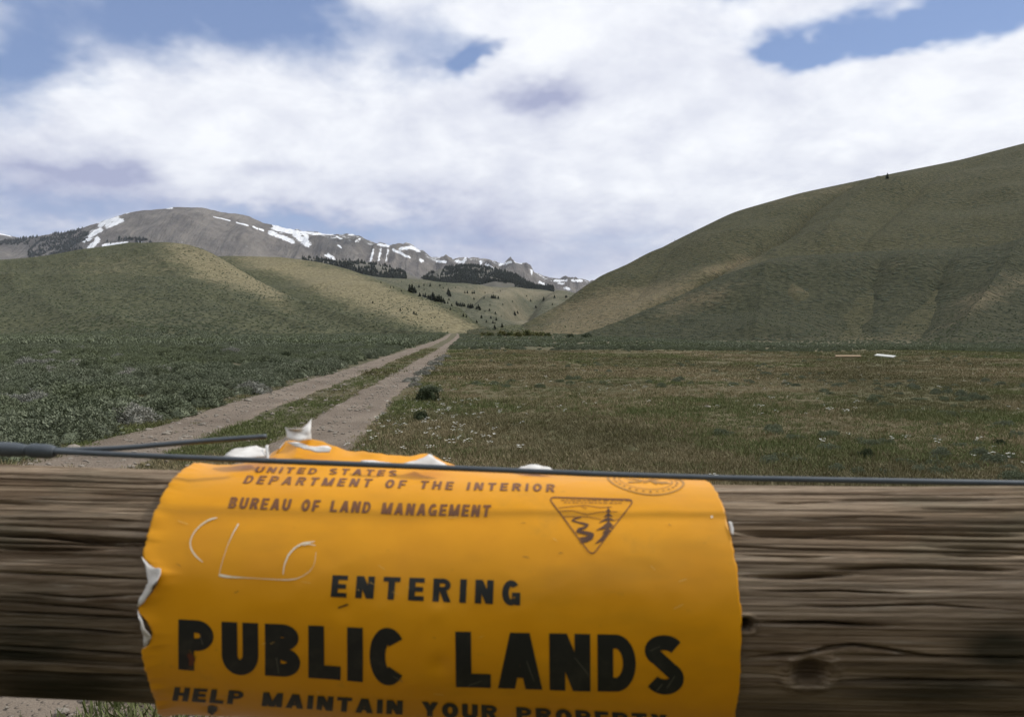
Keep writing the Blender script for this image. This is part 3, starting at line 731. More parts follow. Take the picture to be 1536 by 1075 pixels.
def trunk_mesh():
    k = 7; t = np.arange(k)*2*math.pi/k; V = []
    for h, r in ((-.04, .030), (.15, .024), (.5, .014), (.9, .004)): V += [(math.cos(x)*r, math.sin(x)*r, h) for x in t]
    Fc = [(i*k+j, i*k+(j+1) % k, (i+1)*k+(j+1) % k, (i+1)*k+j) for i in range(3) for j in range(k)]
    return mesh_np('trunk', np.array(V), np.array(Fc), True, mb)
CROWN = [conifer_crown(i, 10, .30+.06*(i % 3)) for i in range(5)]; TRUNK = trunk_mesh()
def conifer(P, h, label, group=None, k=0, parts=True, name='conifer'):
    if parts:
        e = empty(name, P, label=label, category='tree')
        link('crown', CROWN[k % 5], e); link('trunk', TRUNK, e)
    else:
        e = link(name, CROWN[k % 5], label=label, category='tree'); e.location = P
    if group: e['group'] = group
    e.location = (P[0], P[1], P[2]-.02*h); e.scale = (h, h, h); e.rotation_euler = (0, 0, k*1.1)
    return e
TREES = []   # base pixel, height in pixels
for x, y, h in [(358, 182, 62), (375, 188, 68), (392, 190, 50), (405, 190, 26), (425, 150, 24), (460, 138, 20), (505, 142, 26), (575, 140, 18), (625, 130, 12), (430, 215, 34), (455, 215, 30), (470, 222, 38), (492, 232, 34),
                (505, 238, 42), (525, 242, 66), (540, 248, 46), (555, 250, 50), (570, 252, 56), (585, 256, 52), (600, 255, 36), (610, 266, 30), (635, 200, 50), (645, 212, 44), (652, 216, 26), (640, 240, 18), (632, 268, 26),
                (660, 284, 22), (697, 280, 38), (712, 284, 30), (725, 286, 34), (740, 288, 36), (752, 286, 26), (780, 296, 34), (795, 300, 40), (808, 298, 36), (838, 306, 28), (852, 300, 34), (862, 312, 30), (755, 192, 22),
                (772, 192, 24), (808, 194, 24), (822, 194, 26), (820, 238, 20), (894, 230, 18), (950, 226, 28), (962, 228, 34), (973, 230, 28), (995, 232, 24), (958, 190, 12), (1028, 276, 16), (1098, 254, 14), (936, 280, 14),
                (932, 318, 20), (900, 326, 14), (975, 340, 20), (980, 386, 28), (942, 374, 24), (875, 370, 26), (910, 400, 22), (957, 406, 22), (972, 410, 18), (1022, 436, 18), (970, 450, 16), (744, 360, 28), (840, 404, 20),
                (766, 366, 18), (1114, 350, 34), (1134, 338, 24), (1228, 250, 22), (1266, 298, 24), (1322, 246, 36), (1400, 224, 24), (1385, 276, 16), (1480, 224, 22), (1488, 222, 20), (219, 152, 16), (243, 154, 14), (297, 180, 10),
                (297, 112, 12), (600, 158, 12), (688, 154, 12), (462, 168, 14), (900, 190, 12), (1012, 180, 12), (1200, 215, 14), (1016, 360, 14), (650, 312, 14), (388, 340, 16), (404, 348, 12), (92, 262, 10), (150, 118, 12), (290, 318, 12)]:
    TREES.append((540+x/4.8, 400+y/4.8, h/4.8))
for i, (x, y, h) in enumerate(TREES):
    P = pix_hit(x, y); hm = max(h*P[1]/F, 1.2)
    conifer(P, hm, 'tall dark conifer in the clumps on the grassy hillside below the mountains' if h > 8.5 else 'middling dark conifer on the pale grassy hillside below the mountains' if h > 5 else 'tiny dark conifer dotted on the pale grassy hillside below the mountains', 'conifers scattered on the far grassy hillside', i, h > 6)
Pt = pix_hit(1331, 268, [hillD]); conifer(Pt, 9*Pt[1]/F, 'lone dark conifer near the skyline of the big bare hill', None, 1)
# two weathered stakes on the skyline of the bare hill
ms, T, b = mat_new('weathered_stake'); T.put(b.inputs['Base Color'], T.mix(T.noise(obj_vec(T), 4, 4), (.10, .085, .07), (.2, .18, .155)))
for (x, y, hp, lb) in ((1012, 363, 7, 'thin grey dead snag on the skyline of the bare hill'), (1034, 352, 4, 'short grey stump above the thin snag on the bare hill skyline')):
    P = pix_hit(x, y+2, [hillD]); hm = hp*P[1]/F; k = 6; V = []
    for h, r, dx in ((-.3, .16, 0), (.4, .13, .02), (.75, .09, .05), (1, .03, .03)): V += [(math.cos(t*6.283/k)*r*.8+dx, math.sin(t*6.283/k)*r*.8, h*hm) for t in range(k)]
    Fc = [(i*k+j, i*k+(j+1) % k, (i+1)*k+(j+1) % k, (i+1)*k+j) for i in range(3) for j in range(k)]
    o = link('dead_snag', mesh_np('dead_snag', np.array(V), np.array(Fc), True, ms), label=lb, category='dead tree'); o.location = P
# woods on the foothills and the mountain flank: one mass
def wood(name, hill, poly, n, hm, label, keepf=None):
    px = RNG.uniform(poly[0], poly[1], n); pts = []
    a = (px-W0/2)/F/CP; Yc = np.interp(a, hill.a, hill.Yc); Yf = np.interp(a, hill.a, hill.Yf)
    v = RNG.uniform(poly[2], poly[3], n); Y = Yf+v*(Yc-Yf); X = a*Y; Z = hill.height(X, Y)
    qx, qy = project(np.stack([X, Y, Z], -1))
    k = RNG.uniform(0, 1, n) < sstep(.22, .60, fbm(X/55, Y/150, 4, 401))*.85
    if keepf is not None: k &= keepf(qx, qy, v)
    X, Y, Z = X[k], Y[k], Z[k]
    scatter(name, np.stack([X, Y, Z-.4], -1), RNG.uniform(0, 6.28, len(X)), RNG.uniform(.7, 1.25, len(X))*hm, RNG.integers(0, 5, len(X)), CROWN, label=label, category='forest')
wood('forest', hillF1, (455, 705, .35, 1.0), 8500, 11.5, 'dark conifer forest on the foothill above the tan grassy slope', lambda x, y, v: (RNG.uniform(0, 1, len(x)) < 1-.85*sstep(.70, 1.0, v+.5*(fbm(x/9, v*3, 3, 411)-.5))) & ~((np.abs(x-622) < 13) & (y > 406)))
wood('forest', hillF2, (630, 830, .35, 1.0), 10000, 11.5, 'dark conifer forest on the rounded foothill below the snowy ridge', lambda x, y, v: (RNG.uniform(0, 1, len(x)) < 1-.8*sstep(.75, 1.05, v+.5*(fbm(x/9, v*3, 3, 412)-.5))-.5*sstep(690, 640, x)))
wood('forest', mountain, (-120, 250, .45, 1.0), 15000, 15, 'dark conifer forest on the shoulder of the bare mountain',
     lambda x, y, v: ((y > 338) & (x < 118-(y-350)*.4+25*fbm(x/20, y/9, 3, 402)) & ~((x < 42) & (y > 368))) | ((x < 232) & (x > 150) & (y > 357) & (y < 366) & (fbm(x/9, y/5, 2, 403) > .5)))

# ------------------------------------------------------------------ boards lying at the far edge of the meadow
mw, T, b = mat_new('white_board'); T.put(b.inputs['Base Color'], T.mix(T.noise(obj_vec(T), 6, 4), (.62, .62, .58), (.8, .8, .76)))
mt_, T, b = mat_new('tan_board'); T.put(b.inputs['Base Color'], T.mix(T.noise(obj_vec(T), 6, 4), (.28, .20, .13), (.4, .31, .22)))
def board(p0, p1, w, th, mat, name, label, dz=.10):
    A = Vector(pix_hit(*p0, [])); B = Vector(pix_hit(*p1, [])); L = (B-A).length
    bm = bmesh.new(); bmesh.ops.create_cube(bm, size=1, matrix=Matrix.Diagonal((L, w, th, 1)))
    bmesh.ops.bevel(bm, geom=bm.edges[:], offset=th*.15, segments=1, affect='EDGES')
    me = bpy.data.meshes.new(name); bm.to_mesh(me); bm.free(); me.materials.append(mat)
    o = link(name, me, label=label, category='board'); d = (B-A); o.location = (A+B)/2+Vector((0, 0, dz))
    o.rotation_euler = (R_(28), -math.atan2(d.z, math.hypot(d.x, d.y)), math.atan2(d.y, d.x))
board((1314, 535), (1342, 538), .16, .05, mw, 'white_plank', 'white painted plank lying at the far edge of the meadow')
board((1253, 537), (1291, 537), .14, .05, mt_, 'brown_plank', 'weathered tan plank lying flat at the far edge of the meadow')

# ------------------------------------------------------------------ the log rail
LR = .070
_top = [(-400, 684), (0, 692), (270, 705), (600, 715), (1000, 727), (1300, 733), (1536, 732), (2000, 728)]
_bot = [(-400, 1028), (0, 1045), (228, 1058), (800, 1085), (1300, 1100), (1536, 1104), (2000, 1100)]
_X, _Yc, _Zc = [], [], []
for px in range(-400, 2001, 100):
    yt = np.interp(px, *zip(*_top)); yb = np.interp(px, *zip(*_bot))
    tt = math.atan((yt-H0/2)/F)+PITCH; tb = math.atan((yb-H0/2)/F)+PITCH
    mid, half = (tt+tb)/2, (tb-tt)/2; ds = LR/math.sin(half)
    y_, z_ = ds*math.cos(mid), CZ-ds*math.sin(mid); dep = y_*CP-(z_-CZ)*SP
    _X.append((px-W0/2)/F*dep); _Yc.append(y_); _Zc.append(z_)
_pY = np.polyfit(_X, _Yc, 2); _pZ = np.polyfit(_X, _Zc, 3)
def axis(X):
    Xc = np.clip(X, -.55, .55); dX = X-Xc
    return np.polyval(_pY, Xc)+np.polyval(np.polyder(_pY), Xc)*dX, np.polyval(_pZ, Xc)+np.polyval(np.polyder(_pZ), Xc)*dX
def logpt(X, ph, r=LR):
    yc, zc = axis(X); return np.stack([X+0*ph, yc-r*np.sin(ph), zc+r*np.cos(ph)], -1)
# the sheet leaves the log near the top and stands off where it has been torn
LIFT_PX = [(100, 0), (300, .1), (392, .75), (410, 1), (470, .93), (520, .72), (560, .60), (640, .52), (690, .36), (760, .22), (860, .12), (1000, 0), (1300, 0)]
_lx = np.array([(p[0]-W0/2)/F*.47 for p in LIFT_PX]); _lv = np.array([p[1] for p in LIFT_PX])
def lift(X): return np.interp(X, _lx, _lv)
def sheet(X, ph, off=.0):
    """point on the sign sheet: ph is arc angle from the top towards the viewer; off = metres off its face"""
    X = np.asarray(X, float); ph = np.asarray(ph, float); X, ph = np.broadcast_arrays(X, ph)
    r = LR+.0035+off; leave = .10+.26*lift(X)
    yc, zc = axis(X); pe = np.maximum(ph, leave); ex = np.maximum(leave-ph, 0)*(LR+.0035)*np.where(lift(X) > 0, 1, 1)
    k = lift(X); # amount of straightening
    ang = np.where(ph < leave, leave-(leave-ph)*(1-np.clip(k*1.6, 0, 1)), ph)
    y1 = yc-r*np.sin(pe); z1 = zc+r*np.cos(pe)
    ys = y1+ex*np.cos(leave); zs = z1+ex*np.sin(leave)
    yw = yc-r*np.sin(ph); zw = zc+r*np.cos(ph); q = np.clip(k*1.6, 0, 1)
    y = np.where(ph < leave, yw+(ys-yw)*q, y1); z = np.where(ph < leave, zw+(zs-zw)*q, z1)
    return np.stack([X, y, z], -1)
def px2sheet(px, py):
    px = np.atleast_1d(np.asarray(px, float)); py = np.atleast_1d(np.asarray(py, float))
    X = (px-W0/2)/F*.46; ph = np.full(px.shape, 1.1); e = 1e-4
    for _ in range(40):
        qx, qy = project(sheet(X, ph)); ax, ay = project(sheet(X+e, ph)); bx, by = project(sheet(X, ph+e))
        J11 = (ax-qx)/e; J21 = (ay-qy)/e; J12 = (bx-qx)/e; J22 = (by-qy)/e
        J22 = np.where(np.abs(J22) < 12, 12*np.sign(J22+1e-9), J22); det = J11*J22-J12*J21
        dx, dy = px-qx, py-qy
        X = X+np.clip((J22*dx-J12*dy)/det, -.05, .05)*.8; ph = np.clip(ph+np.clip((-J21*dx+J11*dy)/det, -.2, .2)*.8, -1.2, 2.9)
    return X, ph

def wood_material():
    m, T, b = mat_new('weathered_log'); v = obj_vec(T)
    lv = T.scalev(v, (.40, 14.0, 14.0)); lv2 = T.scalev(v, (.6, 5.0, 5.0)); lv3 = T.scalev(v, (.40, 30, 30))
    n0 = T.noise(lv2, 3.2, 5, .6, .3); n1 = T.noise(lv, 4.0, 7, .66, .1); n2 = T.noise(lv3, 7.0, 5, .65)
    col = T.mix(T.ramp(n0, .3, .72), (.25, .180, .112), (.45, .360, .265))
    col = T.mix(T.ramp(n1, .46, .66, 0, .85), col, (.095, .064, .040))
    col = T.mix(T.ramp(n2, .42, .66, 0, .75), col, (.13, .088, .056))
    n5 = T.noise(T.scalev(v, (.45, 70, 70)), 8.0, 4, .6)
    col = T.mix(T.ramp(n5, .50, .66, 0, .6), col, (.10, .070, .046)); col = T.mix(T.ramp(n5, .30, .46, .4, 0), col, (.46, .40, .32))
    st = T.ramp(T.noise(T.scalev(v, (1, 3.0, 3.0)), 5.0, 4, .6), .52, .66, 0, .5)
    col = T.mix(st, col, (.16, .145, .10))
    col = T.mix(T.math('MULTIPLY', T.attr('stain_shade'), T.ramp(n1, .25, .6, .55, 1.0)), col, (.035, .032, .020))
    col = T.mix(T.attr('knot'), col, (.040, .026, .016))
    T.put(b.inputs['Base Color'], col); b.inputs['Roughness'].default_value = .85
    bump(T, b, T.math('ADD', T.math('MULTIPLY', n1, .6), T.math('ADD', n2, T.math('MULTIPLY', n5, .7))), 1.0, .0032)
    return m
M_wood = wood_material()
def px2log(px, py):
    X, ph = px2sheet(px, py); return X, ph
CRACKS = [  # pixel polyline, half width m, depth m
    ([(1095, 795), (1200, 797), (1300, 795), (1420, 794), (1536, 798)], .0012, .009), ([(1110, 862), (1200, 861), (1295, 857)], .0011, .008), ([(1230, 851), (1330, 847), (1410, 847), (1540, 853)], .0008, .006),
    ([(1150, 749), (1240, 744), (1290, 741), (1500, 743)], .0009, .006), ([(1088, 764), (1150, 766)], .0009, .005), ([(1190, 775), (1300, 771), (1400, 773)], .0006, .004), ([(1330, 762), (1536, 763)], .0006, .004),
    ([(1115, 937), (1240, 935), (1340, 940)], .0008, .006), ([(1110, 992), (1180, 986), (1280, 972), (1420, 990)], .0009, .005), ([(1400, 830), (1536, 834)], .0006, .004), ([(1100, 830), (1250, 833)], .0006, .004),
    ([(1250, 1030), (1536, 1028)], .0010, .006), ([(1130, 885), (1260, 884), (1380, 890)], .0005, .004), ([(1180, 910), (1400, 905), (1536, 915)], .0005, .003),
    ([(-30, 707), (120, 709), (200, 713), (290, 712)], .0010, .006), ([(-30, 795), (60, 798), (130, 806), (220, 814)], .0012, .009), ([(-30, 819), (60, 820), (150, 822)], .0009, .007), ([(80, 796), (180, 804)], .0007, .005),
    ([(20, 890), (120, 897), (215, 893)], .0006, .004), ([(-20, 770), (160, 772), (230, 778)], .0006, .004), ([(20, 905), (210, 921)], .0006, .004), ([(-20, 1018), (110, 1024), (230, 1026)], .0014, .008),
    ([(-30, 945), (60, 948), (200, 955)], .0008, .005), ([(-20, 975), (230, 990)], .0007, .005), ([(-20, 855), (130, 862), (215, 868)], .0005, .003), ([(40, 740), (250, 745)], .0005, .003)]
def build_rail():
    xs = np.concatenate([np.linspace(-1.45, -.42, 30, endpoint=False), np.linspace(-.42, .42, 340), np.linspace(.42, 1.45, 31)[1:]])
    ph = np.concatenate([np.linspace(-.35, 2.75, 760, endpoint=False), np.linspace(2.75, 2*math.pi-.35, 60, endpoint=False)])
    X, P = np.meshgrid(xs, ph, indexing='ij')
    S = P*LR
    r = LR + (fbm(X*2.2, P*.9+5, 3, 501)-.5)*.006 + (fbm(X*2.2, S*380, 4, 502, .6)-.5)*.0026 + (fbm(X*1.8, S*60, 3, 503)-.5)*.0012
    rgc = random.Random(4)
    tracks = []
    for poly, w, d in CRACKS:
        cx, cp = px2log([p[0] for p in poly], [p[1] for p in poly]); o = np.argsort(cx); tracks.append((cx[o], cp[o], w, d))
    for k in range(46):
        c = rgc.uniform(-.5, .5); l = rgc.uniform(.05, .2); p0 = rgc.uniform(.1, 2.4); tracks.append((np.array([c-l, c+l]), np.array([p0, p0+rgc.uniform(-.05, .05)]), rgc.uniform(.0004, .0008), rgc.uniform(.002, .005)))
    for (cx, cp, w, d) in tracks:
        pc = np.interp(xs, cx, cp) + (fbm(xs*16, xs*0+cp[0]*7, 4, 510)-.5)*.028
        e = sstep(cx[0]-.004, cx[0]+.03, xs)*(1-sstep(cx[-1]-.03, cx[-1]+.004, xs))
        e = e*(.55+.9*fbm(xs*30, xs*0+cp[0]*3, 2, 511))
        dd = np.abs(P-pc[:, None])*LR
        r = r - d*e[:, None]*np.exp(-(dd/w)**2)
    # knot and small hole
    knot = np.zeros(X.shape)
    for (kx, ky, rr, dep) in ((1218, 1013, .0085, .002), (1121, 937, .0035, .006)):
        cx, cp = px2log(kx, ky); q = np.hypot((X-cx[0])*.85, (P-cp[0])*LR)/rr
        r = r + .0022*np.exp(-((q-1.25)/.35)**2) - dep*np.exp(-q**4)
        knot = np.maximum(knot, .85*np.exp(-(q/.9)**6))
    yc, zc = axis(X); V = np.stack([X, yc-r*np.sin(P), zc+r*np.cos(P)], -1)
    qx, qy = project(V)
    stn = np.zeros(X.shape)  # dark stains, plus shade of the log's lower side put into the colour
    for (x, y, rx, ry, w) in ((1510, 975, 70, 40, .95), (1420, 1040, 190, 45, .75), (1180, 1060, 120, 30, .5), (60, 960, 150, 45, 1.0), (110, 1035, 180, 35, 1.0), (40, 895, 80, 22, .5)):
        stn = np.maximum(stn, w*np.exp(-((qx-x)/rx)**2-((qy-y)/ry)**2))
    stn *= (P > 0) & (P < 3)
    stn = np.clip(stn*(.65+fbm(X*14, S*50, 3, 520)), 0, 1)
    n, m_ = X.shape
    fc = grid_faces(n, m_); i = np.arange(n-1)*m_
    fc = np.concatenate([fc, np.stack([i+m_-1, i+2*m_-1, i+m_, i], -1)])
    V = V.reshape(-1, 3)
    # end caps as fans of quads
    ya, za = axis(np.array([xs[0], xs[-1]])); base = len(V); V = np.concatenate([V, [[xs[0], ya[0], za[0]], [xs[-1], ya[1], za[1]]]])
    j = np.arange(m_); jn = (j+1) % m_; jj = j[::2]
    capa = np.stack([np.full(len(jj), base), jj, (jj+1) % m_, (jj+2) % m_], -1); capb = np.stack([np.full(len(jj), base+1), (n-1)*m_+(jj+2) % m_, (n-1)*m_+(jj+1) % m_, (n-1)*m_+jj], -1)
    fc = np.concatenate([fc, capa, capb])
    at = {'stain_shade': np.append(stn.ravel(), [0, 0]), 'knot': np.append(knot.ravel(), [0, 0])}
    return mesh_np('rail', V, fc, True, M_wood, at)
fence = empty('rail_fence', (0, .52, 0), label='weathered round log rail of a fence carrying the yellow sign', category='fence')
rail = link('rail', build_rail(), fence); rail.matrix_parent_inverse = Matrix.Translation((0, -.52, 0))
def post_mesh():
    k = 28; hs = np.linspace(-.02, 1.36, 24); t = np.arange(k)*2*math.pi/k; H, Tt = np.meshgrid(hs, t, indexing='ij')
    r = .075*(1-.06*H) + (fbm(H*3, Tt*2, 3, 530)-.5)*.01
    V = np.stack([r*np.cos(Tt), r*np.sin(Tt), H], -1).reshape(-1, 3); fc = grid_faces(len(hs), k); i = np.arange(len(hs)-1)*k
    fc = np.concatenate([fc, np.stack([i+k-1, i+2*k-1, i+k, i], -1)])[:, ::-1]
    V = np.concatenate([V, [[0, 0, 1.365]]]); b0 = (len(hs)-1)*k; jj = np.arange(0, k, 2)
    fc = np.concatenate([fc, np.stack([np.full(len(jj), len(V)-1), b0+jj, b0+(jj+1) % k, b0+(jj+2) % k], -1)])
    return mesh_np('post', V, fc, True, M_wood, {'stain_shade': np.zeros(len(V)), 'knot': np.zeros(len(V))})
pm = post_mesh()
for X in (-1.28, 1.28):
    y, z = axis(np.array(X)); p = link('post', pm, fence); p.location = (X, float(y)+.128-.52, 0)

# ------------------------------------------------------------------ the sign
my, T, b = mat_new('yellow_sign_face'); v = obj_vec(T)
n = T.noise(v, 22, 5, .6); n2 = T.noise(T.scalev(v, (1, 1, 1)), 120, 4, .6); n3 = T.noise(T.scalev(v, (1, 3, 3)), 8, 4, .6)
col = T.mix(T.ramp(n, .3, .7), (.71, .300, .003), (.77, .335, .004))
col = T.mix(T.ramp(n3, .50, .75, 0, .40), col, (.46, .225, .010))
n6 = T.noise(T.scalev(v, (1, 1, 1)), 11, 6, .7); col = T.mix(T.ramp(n6, .56, .74, 0, .38), col, (.30, .17, .03))
col = T.mix(T.ramp(n2, .66, .76, 0, .25), col, (.36, .20, .02))
T.put(b.inputs['Base Color'], col); T.put(b.inputs['Roughness'], T.ramp(n, .3, .7, .36, .50)); b.inputs['Specular IOR Level'].default_value = .26
bump(T, b, T.noise(v, 30, 3), .12, .003)
M_yellow = my
mwht, T, b = mat_new('white_torn_sheet'); v = obj_vec(T)
T.put(b.inputs['Base Color'], T.mix(T.ramp(T.noise(v, 60, 4), .35, .7), (.80, .79, .76), (.55, .52, .48))); b.inputs['Roughness'].default_value = .5
def ink_mat(name, c1, c2, wear=.0):
    m, T, b = mat_new(name); v = obj_vec(T)
    T.put(b.inputs['Base Color'], T.mix(T.ramp(T.noise(v, 90, 5, .7), .45, .75), c1, c2)); b.inputs['Roughness'].default_value = .45; b.inputs['Specular IOR Level'].default_value = .4
    return m
M_black = ink_mat('black_print', (.010, .011, .009), (.028, .026, .018))
M_faded = ink_mat('faded_brown_print', (.17, .065, .022), (.27, .11, .018))
M_thin = ink_mat('thin_brown_print', (.16, .060, .014), (.24, .10, .016))
M_scr = ink_mat('scratched_white', (.82, .74, .55), (.70, .52, .22))
M_seal = ink_mat('faded_seal_print', (.36, .17, .016), (.46, .22, .012))

signroot = empty('yellow_sign', tuple(float(q) for q in sheet(np.array(0.), np.array(1.3))), label='torn yellow public lands notice wrapped round the log rail', category='sign')
inv = Matrix.Translation(-Vector(signroot.location))
def spart(name, me, parent=None):
    o = link(name, me, parent or signroot)
    o.matrix_parent_inverse = inv if parent is None else Matrix.Identity(4)
    return o
XR = float(np.mean(px2sheet([1108, 1112, 1112], [870, 940, 1000])[0]))
# left edge and its tears
LE = [(292, 697), (262, 720), (245, 745), (228, 785), (217, 825), (216, 838), (228, 848), (240, 858), (238, 876), (226, 892), (212, 906), (210, 918), (222, 930), (230, 948), (226, 962), (214, 972), (219, 1000), (228, 1030), (236, 1056), (243, 1072)]
lx, lp = px2sheet([p[0] for p in LE], [p[1] for p in LE]); lo = np.argsort(lp); lx, lp = lx[lo], lp[lo]
def left_edge(ph):
    return np.interp(ph, lp, lx) + (fbm(ph*40, ph*0, 3, 540)-.5)*.0016
def right_edge(ph): return XR + (fbm(ph*14, ph*0+4, 3, 541)-.5)*.0016
# torn top edge: pixels where the sheet ends above the wire
TE = [(250, 694), (300, 690), (345, 687), (385, 684), (398, 680), (401, 664), (420, 659), (450, 661), (475, 661), (500, 668), (530, 676), (560, 682), (585, 682), (610, 684), (640, 681), (648, 682), (665, 692), (690, 700), (720, 700), (760, 703), (800, 704), (840, 706)]
tx, tp = px2sheet([p[0] for p in TE], [p[1] for p in TE])
EXTX = np.concatenate([tx, [(900-768)/F*.48, (1000-768)/F*.48, .2]]); EXTP = np.concatenate([tp, [-.5, -.6, -.62]])
def top_edge(X): return np.interp(X, EXTX, EXTP) + (fbm(X*160, X*0, 3, 542)-.5)*.03
def dents(X, ph):
    d = .0012*(fbm(X*22, ph*2.2, 3, 543)-.5) + .0010*(ridged(X*9+ph*1.1, ph*.9-X*3, 2, 546)-.6)
    for (x, y, r, a) in DENT: d = d + a*np.exp(-(((X-x)/r)**2+((ph-y)*LR/r)**2))
    return d
DENT = []
for (x, y, r, a) in ((660, 997, .005, -.0012), (515, 912, .006, -.0010), (655, 918, .005, .0008), (318, 1064, .006, -.0015), (600, 800, .02, -.0008)):
    q = px2sheet(x, y); DENT.append((float(q[0][0]), float(q[1][0]), r, a))
def build_sheet():
    nu, nv = 300, 240
    U, Vv = np.meshgrid(np.linspace(0, 1, nu), np.linspace(0, 1, nv), indexing='ij')
    X = -.21 + U*(XR+.21)
    vb = .22; p0 = .46
    def rows(X):
        tpx = top_edge(X); return np.where(Vv < vb, tpx+(p0-tpx)*Vv/vb, p0+(2.95-p0)*(Vv-vb)/(1-vb)), tpx
    for _ in range(4):
        ph, tpx = rows(X); l = left_edge(ph); X = l + U*(right_edge(ph)-l)
    ph, tpx = rows(X)
    off = dents(X, ph)
    # torn corners stand a little off the wood
    el = np.exp(-((X-left_edge(ph))/.007)**2); off = off + el*(.0022*fbm(ph*9, ph*0, 2, 544)+.0004)
    et = np.exp(-((ph-tpx)*LR/.006)**2)*lift(X); off = off + et*.004*(fbm(X*90, X*0, 3, 545)-.35)
    P = sheet(X, ph, 0.0)
    Pn = sheet(X, ph, .01)-P; Pn /= np.linalg.norm(Pn, axis=-1, keepdims=True); P = P+Pn*off[..., None]
    me = mesh_np('sheet', P.reshape(-1, 3), grid_faces(nu, nv)[:, ::-1], True, M_yellow); me.materials.append(mwht)
    o = spart('sheet', me); md = o.modifiers.new('thickness', 'SOLIDIFY'); md.thickness = .0009; md.offset = -1; md.material_offset = 1; md.material_offset_rim = 1
    return o
SHEET = build_sheet()
def surf(X, ph, off): return sheet(X, ph, dents(np.asarray(X), np.asarray(ph))*1.0+off)

# ---- lettering
def arc(cx, cy, rx, ry, a0, a1, n=14):
    return [(cx+rx*math.cos(R_(a0+(a1-a0)*i/n)), cy+ry*math.sin(R_(a0+(a1-a0)*i/n))) for i in range(n+1)]
def box(x0, y0, x1, y1): return ('q', [(x0, y0), (x1, y0), (x1, y1), (x0, y1)])
def para(xb, xt, w, y0=0., y1=1.): return ('q', [(xb, y0), (xb+w, y0), (xt+w, y1), (xt, y1)])
def glyph(c, t, w=.68):
    """shapes of a bold block letter, height 1, stroke t"""
    m = t/2; th = t*.82; mh = th/2
    if c == 'I': return t, [box(0, 0, t, 1)]
    if c == 'L': w *= .88; return w, [box(0, 0, t, 1), box(t, 0, w, th)]
    if c == 'E': w *= .88; return w, [box(0, 0, t, 1), box(t, 0, w, th), box(t, 1-th, w, 1), box(t, .5-mh, w*.93, .5+mh)]
    if c == 'F': w *= .86; return w, [box(0, 0, t, 1), box(t, 1-th, w, 1), box(t, .46-mh, w*.92, .46+mh)]
    if c == 'H': return w, [box(0, 0, t, 1), box(w-t, 0, w, 1), box(t, .5-mh, w-t, .5+mh)]
    if c == 'T': w *= .96; return w, [box(0, 1-th, w, 1), box(w/2-m, 0, w/2+m, 1-th)]
    if c == 'P':
        r = .275; return w, [box(0, 0, t, 1), ('p', [(t*.9, 1-mh), (w-m-r*.7, 1-mh)] + arc(w-m-.2, .70, .2, .30-mh, 90, -90) + [(t*.9, .40+mh)], th)]
    if c == 'R':
        w *= 1.02; return w, [box(0, 0, t, 1), ('p', [(t*.9, 1-mh), (w-m-.2, 1-mh)] + arc(w-m-.2, .72, .2, .28-mh, 90, -90) + [(t*.9, .44+mh)], th), para(w-t*1.05, w*.36, t*1.08, 0, .47)]
    if c == 'B':
        w *= 1.0; return w, [box(0, 0, t, 1), ('p', [(t*.9, 1-mh), (w-m-.22, 1-mh)] + arc(w-m-.22, .745, .19, .255-mh, 90, -90) + [(t*.9, .49+mh)], th), ('p', [(t*.9, .49+mh*.4), (w-m-.2, .49+mh*.4)] + arc(w-m-.2, .27, .2, .27-mh, 90, -90) + [(t*.9, mh)], th)]
    if c == 'D': return w, [box(0, 0, t, 1), ('p', [(t*.9, 1-mh), (w-m-.28, 1-mh)] + arc(w-m-.26, .5, .26, .5-mh, 90, -90, 18) + [(t*.9, mh)], th)]
    if c == 'U': return w, [('p', [(m, 1)] + [(m, .42)] + arc(w/2, .36, w/2-m, .36-mh, 180, 360, 16) + [(w-m, 1)], t)]
    if c == 'C': w *= 1.0; return w, [('p', arc(w/2, .5, w/2-m, .5-mh, 42, 318, 30), t)]
    if c == 'G': return w*1.03, [('p', arc(w/2, .5, w/2-m, .5-mh, 42, 322, 30), t), box(w*.55, .33, w*1.03, .33+th*.9), box(w*1.03-t*.8, 0, w*1.03, .36)]
    if c == 'O': w *= 1.04; return w, [('p', arc(w/2, .5, w/2-m, .5-mh, 0, 362, 36), t)]
    if c == 'S':
        rx = w/2-m*.9; cy1, cy2 = .735, .265; ry = .265-mh
        return w, [('p', arc(w/2, cy1, rx, ry, 25, 235, 16) + [(w*.5, .505)] + arc(w/2, cy2, rx, ry+.01, 55, -155, 16), th*1.06)]
    if c == 'A': w *= 1.12; q = t*1.08; return w, [para(0, w/2-q*.58, q), para(w-q, w/2-q*.42, q), box(w*.26, .2, w*.74, .2+th*.85)]
    if c == 'N': w *= 1.03; return w, [box(0, 0, t, 1), box(w-t, 0, w, 1), para(w-t*1.12, 0, t*1.12)]
    if c == 'M': w *= 1.28; return w, [box(0, 0, t, 1), box(w-t, 0, w, 1), para(w/2-t*.55, t*.06, t*.98), para(w/2-t*.45, w-t*1.04, t*.98)]
    if c == 'Y': w *= 1.06; return w, [box(w/2-m, 0, w/2+m, .45), para(w/2-m*1.05, 0, t*1.08, .4, 1), para(w/2-m*1.05, w-t*1.08, t*1.08, .4, 1)]
    return w*.62, []
def densify(pts, step):
    o = [pts[0]]
    for a, b in zip(pts[:-1], pts[1:]):
        n = max(1, int(math.ceil(math.hypot(b[0]-a[0], b[1]-a[1])/step)))
        o += [(a[0]+(b[0]-a[0])*i/n, a[1]+(b[1]-a[1])*i/n) for i in range(1, n+1)]
    return o
